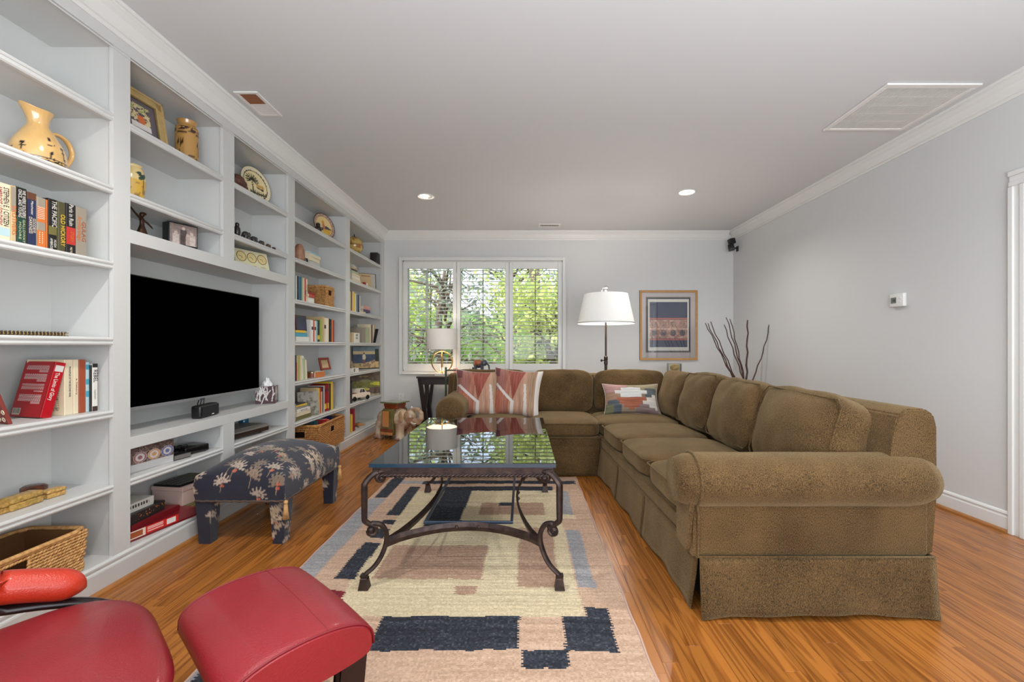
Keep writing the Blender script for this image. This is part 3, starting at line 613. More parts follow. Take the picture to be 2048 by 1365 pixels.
def smoothprof(pts,n=40):
    P=np.array(pts); s=np.linspace(0,len(P)-1,n); i=np.clip(s.astype(int),0,len(P)-2); f=s-i
    p0=P[np.clip(i-1,0,len(P)-1)];p1=P[i];p2=P[i+1];p3=P[np.clip(i+2,0,len(P)-1)]; f=f[:,None]
    q=.5*((2*p1)+(-p0+p2)*f+(2*p0-5*p1+4*p2-p3)*f**2+(-p0+3*p1-3*p2+p3)*f**3); q[:,0]=np.maximum(q[:,0],0); return [tuple(x) for x in q]
t=thing('jug','large ochre glazed pitcher with black figures and looped handle on left bay','jug',on_shelf(76,-2.02,1.8405),(0,0,0))
prof=smoothprof([(.070,.0),(.084,.018),(.088,.05),(.078,.095),(.055,.14),(.036,.172),(.033,.19),(.039,.215),(.048,.236)],70)
bm=NB(); lathe(bm,[(0,.001)]+prof+[(r-.005,z_) for r,z_ in prof[::-1][:20]],96)
for v in bm.verts:      # spout toward the near end
    if v.co.z>.18:
        k=(v.co.z-.18)/.056; a=math.atan2(v.co.x,-v.co.y)
        s=max(0,math.cos(a))**6; v.co.y-=.022*k*s; v.co.z+=.012*k*s
body=obj('body',bm,glaze,t,smooth=True)
def jugf(co):
    a=np.arctan2(co[:,1],co[:,0]); z_=co[:,2]; c=base(z_,(206,166,106)); P=np.stack([a*.088,z_],1)
    n=fbm(a*3+9,z_*20+3,1.5,3); c=c+(n[:,None]-.5)*18
    seg=[]
    for i in range(9):
        x0=-.25+i*.05
        seg+=[((x0,.03),(x0+.05,.028)),((x0,.018),(x0+.05,.018)),((x0,.03),(x0+.025,.018)),((x0+.025,.03),(x0+.05,.018)),((x0,.018),(x0,.03))]
    for x0,hh in ((-.12,.05),(-.03,.085),(.02,.06),(.075,.055),(-.17,.04),(.13,.05)):
        seg+=[((x0,.03),(x0+.004,.03+hh*.45)),((x0+.012,.03),(x0+.004,.03+hh*.45)),((x0+.004,.03+hh*.45),(x0+.004,.03+hh*.8)),((x0-.014,.03+hh*.6),(x0+.02,.03+hh*.7)),((x0+.004,.03+hh*.9),(x0+.005,.03+hh*.9))]
    c=put(c,strokes(P,seg,.0016),(28,24,26))
    for x0,zc in ((-.116,.077),(-.026,.112),(.024,.087),(.079,.082)): c=put(c,np.hypot(P[:,0]-x0,P[:,1]-zc)<.008,(28,24,26))
    c=put(c,z_<.012,(226,206,164)); return c
jugpaint(body,jugf)
bm=NB(); hp=[Vector((0,.042,.16)),Vector((0,.075,.175)),Vector((0,.118,.165)),Vector((0,.142,.125)),Vector((0,.132,.08)),Vector((0,.10,.035)),Vector((0,.08,.02))]
pp=smoothprof([(p.y,p.z) for p in hp],24); tube(bm,[(0,a,b) for a,b in pp],.0095,10,flat=(1.2,.8)); obj('handle',bm,mat('ochre_glaze',(206,162,100),.2),t,smooth=True)
# small lacquered boxes and tins on the sixth shelf
def tin(px,X,w,l,h,label,c,c2,rz=0,round_=False):
    t=thing('trinket_box',label,'box',on_shelf(px,X,.4605),(0,0,R(rz)),'small boxes on the low left shelf')
    m=mat('gold_'+str(px),c,.35,var=.5,vs=90,c2=c2)
    if round_:
        bm=NB(); lathe(bm,[(0,0),(w,0),(w,h*.55),(w*.97,h*.6)],28); obj('body',bm,m,t,smooth='auto'); bm=NB(); lathe(bm,[(w*1.02,h*.6),(w*1.02,h*.85),(w*.8,h),(0,h*1.05)],28); obj('lid',bm,mat('dark_lid',(64,38,34),.25,var=.5,vs=60,c2=(120,70,50)),t,smooth='auto')
    else:
        obj('body',bbox(-w/2,w/2,-l/2,l/2,0,h*.55,bev=min(w,l)*.12,seg=3),m,t,smooth='auto'); obj('lid',bbox(-w/2-.001,w/2+.001,-l/2-.001,l/2+.001,h*.552,h,bev=min(w,l)*.14,seg=3),m,t,smooth='auto')
tin(-6,-2.0,.05,.06,.04,'gold lacquered box cut by the left picture edge',(206,160,84),(120,90,40))
tin(42,-2.0,.06,.125,.05,'long gold lacquered box with rounded corners, green speckles',(210,164,88),(136,112,54),rz=3)
tin(68,-2.09,.042,.06,.045,'round dark tin with brown lid behind the long gold box',(120,110,100),(70,50,40),round_=True)
tin(105,-2.0,.045,.075,.035,'short gold filigree box nearest the upright at right',(222,178,104),(140,104,54),rz=-4)
# ---------------------------------------------------------------- woven baskets
wick=mat('wicker_strand',(226,180,116),.6,var=.45,vs=60,c2=(176,120,64))
def basket(name,label,loc,rz,lx,ly,h,handles='x',rows=12,group=None,m=wick):
    t=thing(name,label,'basket',loc,(0,0,rz),group)
    pitch=h/rows; hx=lx/2; hy=ly/2; hw=.05; hz0,hz1=h*.60,h*.84; V=[];F=[]; rs=random.Random(5)
    ring=[(math.cos(q),math.sin(q)) for q in np.linspace(0,2*PI,6,endpoint=False)]
    def strand(p,d,nrm,L_,r):
        d=Vector(d).normalized(); n_=Vector(nrm); s_=d.cross(n_); b=len(V)
        for tt,k in ((-1,.25),(-.55,.85),(0,1),(.55,.85),(1,.25)):
            c=Vector(p)+d*(tt*L_/2)+n_*(.0015*(1-tt*tt))
            for a_,b_ in ring: V.append(c+s_*(a_*r*k)+n_*(b_*r*k*.8))
        for q in range(4):
            for e in range(6): F.append((b+q*6+e,b+q*6+(e+1)%6,b+q*6+6+(e+1)%6,b+q*6+6+e))
    st=max(.013,pitch*1.15)
    for k in range(rows):
        z_=pitch*(k+.5); tap=1-.04*(1-k/rows)
        for sx,sy in ((1,0),(-1,0),(0,1),(0,-1)):
            ax=(0,1,0) if sx else (1,0,0); L_=(hy if sx else hx)*tap; off=(hx if sx else hy)*tap; a=-L_+st*.5*(k%2)
            hd=((sx and 'x' in handles) or (sy and 'y' in handles)) and hz0<z_<hz1
            while a<L_:
                if not(hd and abs(a)<hw):
                    p=(sx*off,a,z_) if sx else (a,sy*off,z_); sl=.42+rs.uniform(-.12,.12); d=(ax[0],ax[1],sl)
                    strand(p,d,(sx,sy,0),st*1.5,pitch*.46*rs.uniform(.85,1.15))
                a+=st*rs.uniform(.93,1.07)
    me=bpy.data.meshes.new('woven_strands'); me.from_pydata([tuple(v) for v in V],[],F); o=link('woven_strands',me,m,t,smooth=True); o['kind']='stuff'
    bm=NB(); g=.0035; zz0,zz1=(hz0,hz1)
    for sx in (-1,1):
        x=sx*(hx*.955-g)
        if 'x' in handles:
            for a in ((-hy*.95,hy*.95,.003,zz0),(-hy*.95,-hw,zz0,zz1),(hw,hy*.95,zz0,zz1),(-hy*.95,hy*.95,zz1,h)): box(bm,x-.001,x+.001,*a)
        else: box(bm,x-.001,x+.001,-hy*.95,hy*.95,.003,h)
    for sy in (-1,1):
        y=sy*(hy*.955-g)
        if 'y' in handles:
            for a in ((-hx*.94,hx*.94,.003,zz0),(-hx*.94,-hw,zz0,zz1),(hw,hx*.94,zz0,zz1),(-hx*.94,hx*.94,zz1,h)): box(bm,a[0],a[1],y-.001,y+.001,a[2],a[3])
        else: box(bm,-hx*.94,hx*.94,y-.001,y+.001,.003,h)
    obj('inner_wall',bm,mat('basket_core',(110,72,38),.8),t)
    obj('bottom',bbox(-hx*.94,hx*.94,-hy*.94,hy*.94,0.001,.006),m,t)
    bm=NB(); c=[(hx,hy),(-hx,hy),(-hx,-hy),(hx,-hy)]; pts=[]
    for i in range(4):
        a=c[i]; b=c[(i+1)%4]
        for k in range(1,12): s=k/12; pts.append((a[0]+(b[0]-a[0])*s,a[1]+(b[1]-a[1])*s,h+.003))
    tube(bm,pts,pitch*.75,7,closed=True); obj('rim',bm,m,t,smooth=True)
    bm=NB()
    def grip(f):
        bm=NB(); tube(bm,[f(-hw,hz1+.004),f(-hw,hz0),f(-hw*.8,hz0-.006),f(hw*.8,hz0-.006),f(hw,hz0),f(hw,hz1+.004)],.0045,6); obj('handle_wrap',bm,m,t,smooth=True)
    if 'x' in handles:
        for s in (1,-1): grip(lambda a,z_: (s*hx*.99,a,z_))
    if 'y' in handles:
        for s in (1,-1): grip(lambda a,z_: (a,s*hy*.99,z_))
    return t
basket('wicker_basket','low honey wicker basket with handle slot in the bottom left bay',(-2.03,1.70,DECK+.001),0,.26,.56,.175,'x',14)
basket('wicker_basket','big wicker basket overflowing with files, bottom shelf past the television',(-1.985,4.33,DECK+.001),R(3),.34,.66,.26,'xy',16,m=mat('wicker_brown',(206,150,84),.6,var=.5,vs=60,c2=(140,86,38)))
basket('wicker_basket','square wicker basket holding nothing, third shelf past the television',(-2.02,4.53,1.4925),R(4),.19,.24,.19,'x',14,m=mat('wicker_pale',(216,166,102),.6,var=.5,vs=60,c2=(150,98,48)))
# files in the big basket
for i,(dy,dx,c,look,rx,hh) in enumerate(((-.20,.02,'dark brown','dark brown file',4,.23),(-.14,-.02,'charcoal','charcoal binder',-3,.24),(-.06,.0,'teal','teal binder',5,.26),(.0,.03,'turquoise','turquoise plastic folder lying slanted',-62,.27),(.06,.05,'red','bright red folder',12,.27),(.10,.06,'red','second red folder with pale seam',16,.265),(.17,-.01,'navy','navy zipped pouch',8,.28),(.23,.02,'navy','dark navy folder by the far rim',4,.26))):
    tz=DECK+.012
    if abs(rx)>40:
        book((-1.90,4.33+dy-.05,DECK+.285),.012,.26,.2,c,look+' on top of the big basket','files in the big basket',rot=(R(-80),0,R(8)))
    else: book((-1.90+dx-.02,4.33+dy,tz),.022,hh,.2,c,look+' standing in the big wicker basket','files in the big basket',rot=(R(rx),0,0))
# ================================================================ bay C (first past the television)
P1='bay past television'
random.seed(21)
def plate(name,label,loc,rz,r,fn,tilt=12,group=None):
    t=thing(name,label,'plate',loc,(0,0,rz),group)
    # local: plate faces +X, stands on a small easel
    pr=[(0,.0),(r*.62,.001),(r*.72,.004),(r*.96,.012),(r,.013),(r,.016),(r*.7,.008),(r*.6,.005),(0,.004)]
    bm=NB(); 
    bmesh.ops.create_circle(bm,cap_ends=False,segments=8,radius=.001); bm.clear()
    pr=densify([(0,.004),(r*.6,.005),(r*.7,.008),(r,.016)],9)+[(r,.012),(r*.7,.003),(r*.6,0),(0,0)]
    lathe(bm,pr,72); o=obj('dish',bm,glaze,t,loc=(-.02,0,r+.012),rot=(0,R(90-tilt),0),smooth=True); jugpaint(o,lambda co: fn(co[:,1]/r,-co[:,0]/r,co))
    bm=NB()
    for s in (1,-1): tube(bm,[(.035,s*r*.45,.02),(.03,s*r*.45,.006),(-.005,s*r*.45,.006),(-.05,s*r*.3,.006),(-.055,s*r*.25,r*.8)],.005,6)
    tube(bm,[(-.02,-r*.45,.006),(-.02,r*.45,.006)],.004,6); obj('stand',bm,mat('stand_wood',(52,32,26),.4),t,smooth=True)
    return t
def plateC(u,v,co):
    q=np.hypot(u,v); c=base(u,(226,200,140)); c=put(c,q>.74,(150,110,92)); 
    a=np.arctan2(v,u); c=put(c,(q>.78)&(q<.96)&(((a*14).astype(int)+(q*40).astype(int))%2==0),(206,180,160)); c=put(c,q>.965,(70,48,44))
    c=put(c,(q<.72)&(v<-.05+.1*np.sin(u*6))&(v>-.35),(60,66,74)); c=put(c,(q<.72)&(v<-.2)&(u>-.1),(222,170,70))
    c=put(c,np.hypot(u+.02,v-.3)<.13,(220,150,60)); c=put(c,np.hypot((u)/.13,(v-.0)/.22)<1,(196,120,84)); c=put(c,(q<.72)&(v<-.45)&(np.abs(u)<.3),(230,190,90)); return c
plate('decorative_plate','round plate with painted hatted figure on top shelf past the television',(-2.02,4.64,2.1785),R(-22),.135,plateC)
# dark carved bird in front of plate
def figurine(name,label,loc,rot,blobs,m,cat='figurine',group=None,tubes=()):
    t=thing(name,label,cat,loc,rot,group); bm=NB()
    for c,r,sx,sy,sz in blobs: ball(bm,Vector(c),r,sx,sy,sz,12)
    for pts,rad in tubes: tube(bm,pts,rad,7)
    o=obj('body',bm,m,t,smooth=True); md=o.modifiers.new('r','REMESH'); md.mode='VOXEL'; md.voxel_size=.0022; md.use_smooth_shade=True
    return t,o
dkwood=mat('carved_dark_wood',(52,34,28),.3,var=.3,vs=30)
figurine('carved_bird','small dark carved bird crouching before the hatted figure plate',(-1.95,4.33,2.1785),(0,0,R(20)),[((0,0,.035),.035,1,1.2,1),((0,-.01,.075),.022,1,1,1),((0,.03,.03),.03,.8,1.2,.7),((.0,-.035,.078),.012,.6,1.8,.6),((0,0,.008),.03,1,1,.4)],dkwood,'figurine')
# C2
t=thing('carved_stone','rounded pinkish marbled stone on end, second shelf past the television','ornament',(-2.0,yy(598,-2.0),1.8405))
o=obj('stone',soft(.075,.09,.165,3.2,.01,n=10,wr=.15,seed=2),mat('pink_marble',(190,140,112),.25,var=.6,vs=12,c2=(140,92,74)),t,loc=(0,0,.083),smooth=True)
t=thing('glass_votive','small clear glass votive beside the pinkish stone','glass',(-1.96,yy(611,-1.96),1.8405)); bm=NB(); lathe(bm,[(0,0),(.018,0),(.022,.05),(.019,.05),(.015,.006),(0,.006)],16); obj('cup',bm,thin_glass('votive_glass',(.86,.92,.92)),t,smooth=True)
zt=stack(1.8405,yy(619,-1.93),[(.04,.205,'pale grey','pale grey hardback with green corner',0,.02),(.034,.215,'cream','cream paged hardback',2,0),(.03,.21,'cream','second cream hardback',-1,-.0),(.018,.21,'light blue','thin pale blue hardback',1,0)],'books lying on the second shelf','stack on second shelf, '+P1)
row(1.8405,[(686.2,689.2,510,'tan','tan hardback, lined back cover showing',{'d':.16,'cover':lined2,'rz':-4}),(689.3,690.6,513,'charcoal','slim charcoal book',{'lean':-3}),(690.7,691.9,513,'dark brown','slim dark brown book',{'lean':-3})],'books lying on the second shelf','second shelf, '+P1)
# C3
cols=[('teal','teal book'),('white','white book'),('black','black speckled book'),('blue','soft blue book'),('teal','dark teal book'),('pale green','pale green book'),('black','thin black book'),('cream','cream-green book'),('red','red and black book'),('cream','cream book with black letters')]
xs=[589.6,592.3,594,597.5,601.5,603.8,606,607,610,611.8,615]
row(1.4925,[(xs[i],xs[i+1],551+i*.8,c,l,{'t':((("READ ME",.01,'black',0,.5,.5),) if i in(9,) else ()),'b':(((.3,.5,'charcoal'),) if i in(2,8) else ())}) for i,(c,l) in enumerate(cols)],'upright books on the third shelf','row on third shelf, '+P1)
stack(1.4925,yy(616,-1.93),[(.05,.12,'white','thick white paperback with black speckled edge',0,0),(.03,.125,'red','red and blue paperback',4,0),(.014,.12,'crimson','thin crimson paperback',-4,0)],'upright books on the third shelf','short stack, third shelf, '+P1,xf=-1.925)
# C4
zt=stack(1.1425,yy(592,-1.93),[(.04,.235,'white','white book',0,.0),(.034,.21,'turquoise','turquoise book',1,0),(.02,.165,'yellow','yellow book',-1,0)],'books on the fourth shelf','stack on fourth shelf, '+P1)
t=thing('framed_print','dark blue and purple framed print standing on the yellow book','picture',(-1.955,yy(604,-1.955),zt+.001),(0,R(-4),0))
obj('frame',bbox(-.012,0,-.095,.095,0,.135,bev=.002),mat('cordovan',(84,36,36),.4),t)
painted('print',.172,.118,40,30,lambda u,v: base(u,(52,52,92))+np.stack([-18*v,-14*v,-30*v],1)*1.0,printm,t,loc=(.0008,0,.067),rot=(R(90),0,R(90)))
cols=[('pale grey','grey book'),('white','white book'),('red','pale red book'),('cream','cream book'),('light blue','light blue book'),('black','black and green book'),('green','green book'),('yellow-green','yellow-green book'),('tan','taller tan book'),('cream','cream book with black marks'),('white','white book with small print'),('cream','second cream book'),('dark brown','dark brown book'),('black','black book with gold flecks'),('orange','orange-red book'),('crimson','crimson book')]
xs=[619,623,626.5,629,632,635,638,641,645,648.5,652,656,657.5,660,663,666,668.5]; tp=[640,641,641,642,642,641,641,640,634,636,637,637,638,639,640,641]
row(1.1425,[(xs[i],xs[i+1],tp[i],c,l,{'b':(((.55,.7,'charcoal'),) if i in(1,3,9,13) else ((.1,.3,'yellow'),) if i in (5,6) else ())}) for i,(c,l) in enumerate(cols)],'upright books on the fourth shelf','row on fourth shelf, '+P1)
# C5
cols=[('navy','navy book'),('crimson','thin crimson book'),('tan','tan book'),('yellow-green','yellow-green topped book'),('tan','second tan book'),('cream','cream book'),('white','white book with flower'),('pale green','leaning floral book'),('cream','pale leaning book')]
xs=[589,592.5,594,596.5,599,601,604,607.5,611,614.5]; tp=[711,726,712,711,712,712,712,717,720]
row(.8055,[(xs[i],xs[i+1],tp[i],c,l,{'lean':(4 if i>6 else 0)}) for i,(c,l) in enumerate(cols)],'upright books on the fifth shelf','row on fifth shelf, '+P1)
t=thing('round_tin','round rust-brown tin with silver lid on the fifth shelf','tin',on_shelf(624,-1.98,.8055)); bm=NB(); lathe(bm,[(0,0),(.04,0),(.04,.042),(.038,.044)],24); obj('body',bm,mat('rust_tin',(150,72,40),.4,var=.4,vs=60,c2=(90,50,36)),t,smooth='auto'); bm=NB(); lathe(bm,[(.041,.044),(.041,.054),(.03,.06),(0,.062)],24); obj('lid',bm,mat('tin_lid',(150,136,118),.25,metal=.8),t,smooth='auto')
zt=stack(.8055,yy(632,-1.93),[(.05,.19,'orange','amber orange box-like book',0,.0),(.006,.18,'pale grey','thin pale booklet',0,0)],'books lying on the fifth shelf','short stack under the red frame, '+P1,xf=-1.94)
t=thing('framed_photo','small red-brown leather photo frame tilted on the amber book','picture frame',(-1.985,yy(653,-1.985),zt+.001),(0,R(-14),R(-12)))
bm=NB()
for a in ((-.08,.08,0,.02),(-.08,.08,.1,.125),(-.08,-.055,.02,.1),(.055,.08,.02,.1)): box(bm,-.012,0,a[0],a[1],a[2],a[3],bev=.002)
obj('frame',bm,mat('red_leather',(136,54,36),.35),t); obj('backing',bbox(-.011,-.006,-.056,.056,.019,.101),cmat('tan'),t); bm=NB(); bar(bm,(-.012,0,.07),(-.06,0,.0),.03,.004); obj('easel_leg',bm,mat('red_leather'),t)
# C6
zt=stack(.4605,yy(593,-1.93),[(.036,.275,'olive','large olive-grey art book',0,.0),(.034,.25,'cream','cream art book',1,-.0),(.026,.225,'white','white art book with black title',-1,0,((("ART & LIFE",.014,'charcoal',0,.5,.5),))),(.022,.185,'grey','grey hardback',1,0),(.014,.17,'yellow','thin yellow hardback',-1,0),(.012,.16,'charcoal','thin dark hardback',0,0)],'books lying on the sixth shelf','stack on sixth shelf, '+P1)
t=thing('picture_book','tall stone-grey picture book standing face out on the sixth shelf','book',(-1.96,yy(618,-1.96),.4605),(0,R(-5),R(-40)),'upright books on the sixth shelf')
obj('pages',bbox(-.016,-.002,-.095,.095,.003,.222),pagem,t)
obj('cover',bbox(-.002,0,-.097,.097,0,.225),cmat('stone'),t)
def stonef(u,v): n=fbm(u*3,v*3,3,8); c=base(u,(160,156,146)); c=c-np.clip(n-.45,0,1)[:,None]*240*np.array([1,1,1.1]); return np.clip(c,50,200)
painted('cover_print',.19,.22,50,56,stonef,printm,t,loc=(.0008,0,.1125),rot=(R(90),0,R(90)))
cols=[('tan','tan book'),('yellow','orange and yellow book'),('red','red book'),('tan','small tan book'),('charcoal','dark striped book'),('white','white-spined red book'),('crimson','crimson encyclopedia volume'),('crimson','second crimson encyclopedia volume'),('crimson','third crimson encyclopedia volume'),('brown','brown encyclopedia volume'),('black','black book'),('yellow','yellow-spined tall book'),('stone','tall stone coloured book')]
xs=[633,637,639.5,643,645,647,649,652,655,657.5,659.5,662,666,670]; tp=[776,777,776,784,774,772,771,770,769,768,768,764,766]
row(.4605,[(xs[i],xs[i+1],tp[i],c,l,{'b':(((.1,.3,'yellow'),(.75,.85,'dark brown')) if c=='crimson' else ((.0,.55,'yellow'),) if i==1 else ())}) for i,(c,l) in enumerate(cols)],'upright books on the sixth shelf','row on sixth shelf, '+P1)
# ================================================================ bay D
P2='window bay'
t=thing('globe','antique yellow desk globe on the top shelf by the window wall','globe',(-2.04,5.50,2.1785))
bm=NB(); ball(bm,(0,0,.14),.105,seg=40); o=obj('sphere',bm,glaze,t,smooth=True)
def globef(co):
    d=co-np.array([0,0,.14]); la=np.arctan2(d[:,1],d[:,0]); ph=np.arcsin(np.clip(d[:,2]/.105,-1,1)); n=fbm(la*2+8,ph*2+5,1.3,12); c=base(la,(206,172,98)); c=put(c,n>.56,(160,110,60)); c=put(c,np.abs(ph)<.015,(140,100,50)); c=put(c,ph>1.25,(90,60,50)); return c
jugpaint(o,globef)
bm=NB(); lathe(bm,[(0,0),(.06,0),(.055,.012),(.02,.02),(.012,.035)],24); obj('foot',bm,mat('stand_wood'),t,smooth=True); bm=NB(); lathe(bm,[(.02,.243),(.012,.25),(.006,.255),(.004,.275),(0,.28)],12); obj('finial',bm,blackm,t,smooth=True)
t=thing('bookshelf_speaker','dark upright speaker at the window end of the top shelf','speaker',(-1.95,5.995,2.1785)); obj('cabinet',bbox(-.05,.05,-.055,.055,0,.15,bev=.01,seg=3),mat('dark_cabinet',(34,26,24),.5),t,smooth='auto'); bm=NB(); lathe(bm,[(.035,0),(.03,-.003),(0,-.006)],20); obj('cone',bm,blackm,t,loc=(.0505,0,.05),rot=(0,R(90),0)); 
stack(1.8405,yy(703.5,-1.93),[(.034,.27,'cream','cream paged book with red stripe',0,.0),(.028,.26,'white','white book with green print',1,0),(.026,.24,'cream','cream book',0,0),(.03,.20,'pale green','pale green lettered book',-1,0),(.02,.18,'charcoal','dark edged book',1,0),(.018,.15,'tan','tan book',-2,0),(.02,.12,'pale grey','small grey book',0,0.02)],'books lying on the second shelf by the window','stack on second shelf, '+P2)
t=thing('framed_certificate','tan lettered print in a dark frame leaning at the window end','picture',(-2.03,5.93,1.8405),(0,R(-8),R(-58)))
obj('frame',bbox(-.012,0,-.115,.115,0,.215,bev=.002),mat('dark_frame',(60,54,50),.4),t)
painted('print',.212,.197,50,34,lambda u,v: put(put(base(u,(204,176,132)),(np.abs(v-.85)<.02)&(u>.15)&(u<.7),(150,100,70)),(u>.75),(190,184,172)),printm,t,loc=(.0008,0,.11),rot=(R(90),0,R(90)))
t=thing('small_box','tiny red and white box before the leaning certificate','box',(-1.915,5.52,1.8405)); obj('box',bbox(-.015,.015,-.05,.0,0,.03),cmat('crimson'),t); obj('box_end',bbox(-.015,.015,0.0,.05,0,.03),cmat('white'),t)
cols=[('tan','tan book'),('brown','brown topped book'),('cream','cream book'),('yellow','yellow-edged book'),('white','white book'),('teal','teal book'),('white','second white book'),('navy','navy book'),('pale grey','pale grey book')]
xs=[700.3,702,704.5,708,710,712.5,714,716,718.5,721]; tp=[583,582,583,586,588,589,589,590,592]
row(1.4925,[(xs[i],xs[i+1],tp[i],c,l) for i,(c,l) in enumerate(cols)],'upright books on the third shelf by the window','row on third shelf, '+P2)
stack(1.4925,yy(723,-1.93),[(.03,.2,'cream','cream paperback',0,-.01),(.03,.24,'purple','purple cased set',0,.12),(.045,.235,'pink','rose cased set',1,.115)],'books lying on the third shelf by the window','stack on third shelf, '+P2,xf=-1.94)
t=thing('archive_box','squat white and tan card box, fourth shelf by the window','box',(-1.93,yy(712,-1.93),1.1425)); obj('box',bbox(-.16,0,-.115,.115,0,.115,bev=.002),cmat('tan'),t); obj('label_side',bbox(0.0003,.002,-.07,.113,.002,.11),cmat('white'),t)
text('lettering','KEEP',.03,cmat('charcoal'),t,(.0025,.02,.085),(R(90),0,R(90))); text('lettering','FILES',.03,cmat('charcoal'),t,(.0025,.02,.05),(R(90),0,R(90)))
cols=[('stone','broad grey-green book'),('pale green','pale green book'),('cream','cream book with dark top'),('brown','brown book'),('white','white book'),('tan','tan book')]
xs=[724.5,732,739,742.5,745,748,751]; tp=[656,655,649,650,650,650]
row(1.1425,[(xs[i],xs[i+1],tp[i],c,l) for i,(c,l) in enumerate(cols)],'upright books on the fourth shelf by the window','row on fourth shelf, '+P2)
t=thing('tablet','black tablet leaning out at the end of the fourth shelf','tablet',(-1.90,5.86,1.1435),(R(-24),0,R(-10))); obj('body',bbox(-.17,0,-.005,.005,0,.2,bev=.004),blackm,t,smooth='auto')
# D5 painting
def lake(u,v):
    c=base(u,(62,78,104)); c=put(c,v>.8,(120,140,150)); c=put(c,(v>.66)&(v<.8),(206,188,146)); n=fbm(u*3,v*3,4,5)
    c=put(c,v<.2+.35*np.clip(u-.45,0,1)+.06*n,(196,170,120)); c=put(c,(v<.2+.6*np.clip(u-.5,0,1))&(n>.55),(140,112,84)); c=put(c,(u>.86)&(v>.3)&(v<.9),(40,50,44))
    c=put(c,np.hypot((u-.42)/.07,(v-.52)/.14)<1,(216,206,180)); c=put(c,np.hypot(u-.42,v-.69)<.035,(90,50,40)); c=put(c,(np.abs(u-.42)<.045)&(v>.2)&(v<.4),(120,84,84)); return np.clip(c+(n[:,None]-.5)*30,20,240)
t=thing('framed_painting','painting of a person standing beside a blue lake, fifth shelf by the window','picture',(-2.03,5.90,.8055),(0,R(-4),R(-45)))
obj('frame',bbox(-.014,0,-.18,.18,0,.285,bev=.002),mat('dark_frame'),t); painted('canvas',.348,.273,70,40,lake,printm,t,loc=(.0008,0,.15),rot=(R(90),0,R(90)))
t=thing('framed_photo','small wooden photo frame standing before the lake painting','picture frame',(-1.95,yy(706,-1.95),.8055),(0,R(-8),R(8)))
obj('frame',bbox(-.02,0,-.055,.055,0,.125,bev=.002),mat('honey_wood',(150,96,52),.4),t); painted('photo',.08,.095,20,24,lambda u,v: np.clip(base(u,(120,130,110))+(fbm(u*2,v*2,4,3)[:,None]-.5)*120,0,255),printm,t,loc=(.0008,0,.0625),rot=(R(90),0,R(90)))
t=thing('small_box','flat white card box in front of the lake painting','box',(-1.92,yy(713,-1.92),.8055)); obj('box',bbox(-.05,0,-.09,.07,0,.045,bev=.002),cmat('white'),t); bm=NB(); lathe(bm,[(0,0),(.02,0),(.02,.003),(0,.004)],16); obj('seal',bm,mat('tin_lid'),t,loc=(0,-.07,.022),rot=(0,R(90),0))
def golf(u,v):
    n=fbm(u*3,v*3,4,9); c=base(u,(92,78,66)); c=put(c,v<.62,(118,118,60)); c=put(c,(v<.35),(92,72,66)); c=put(c,np.hypot((u-.35)/.3,(v-.28)/.08)<1,(190,180,84)); c=put(c,np.hypot((u-.9)/.25,(v-.5)/.07)<1,(184,182,60)); c=put(c,np.hypot((u-.5)/.2,(v-.64)/.06)<1,(140,140,96)); c=put(c,(v>.82)&(v<.85)&(u>.3)&(u<.62),(204,160,90)); c=put(c,v<.07,(150,140,110)); return np.clip(c+(n[:,None]-.5)*60,20,240)
t=thing('framed_painting','green and brown landscape painting, sixth shelf by the window','picture',(-2.03,5.87,.4605),(0,R(-4),R(-48)))
obj('frame',bbox(-.014,0,-.2,.2,0,.31,bev=.002),mat('dark_green_frame',(40,44,30),.4),t); painted('canvas',.388,.298,70,40,golf,printm,t,loc=(.0008,0,.15),rot=(R(90),0,R(90)))
t=thing('framed_photo','dark narrow frame seen edge-on at the left end of the sixth shelf by the window','picture frame',(-1.95,yy(702.5,-1.95),.4605),(R(4),0,R(20))); obj('frame',bbox(-.01,.01,-.07,.07,0,.24,bev=.002),mat('dark_wood'),t)
t['label']='dark narrow frame edge-on behind the model truck'
# model pickup
t=thing('model_truck','cream toy pickup truck with brown bed on the sixth shelf','toy truck',(-1.965,5.40,.4605),(0,0,R(72)))
cr=mat('cream_enamel',(232,216,196),.3)
bm=NB(); prism(bm,[(-.15,.025),(.12,.025),(.125,.045),(.118,.062),(.055,.068),(.035,.102),(-.02,.104),(-.035,.066),(-.15,.062)],'y',-.045,.045); bmesh.ops.bevel(bm,geom=bm.edges[:],offset=.004,segments=1,affect='EDGES'); obj('cab_body',bm,cr,t,smooth='auto')
bm=NB(); prism(bm,[(.048,.070),(.030,.096),(.008,.097),(.008,.070)],'y',-.0455,.0455); prism(bm,[(.002,.070),(.002,.097),(-.016,.098),(-.026,.070)],'y',-.0455,.0455); obj('window_pane',bm,mat('dark_glass',(60,66,70),.1),t)
obj('bed',bbox(-.148,-.04,-.04,.04,.055,.068),mat('brown_load',(136,84,58),.6),t)
bm=NB()
for xw in (-.095,.08):
    for s in (-1,1):
        q=NB(); lathe(q,[(0,-.006),(.018,-.006),(.021,-.002),(.021,.004),(.018,.008),(0,.008)],16); xf(q,q.verts[:],Matrix.Translation((xw,s*.044,.021))@Matrix.Rotation(R(90),4,'X')); me=bpy.data.meshes.new('x'); q.to_mesh(me); q.free(); bm.from_mesh(me)
obj('wheel',bm,blackm,t,smooth='auto'); t.scale=(1.35,1.35,1.35)
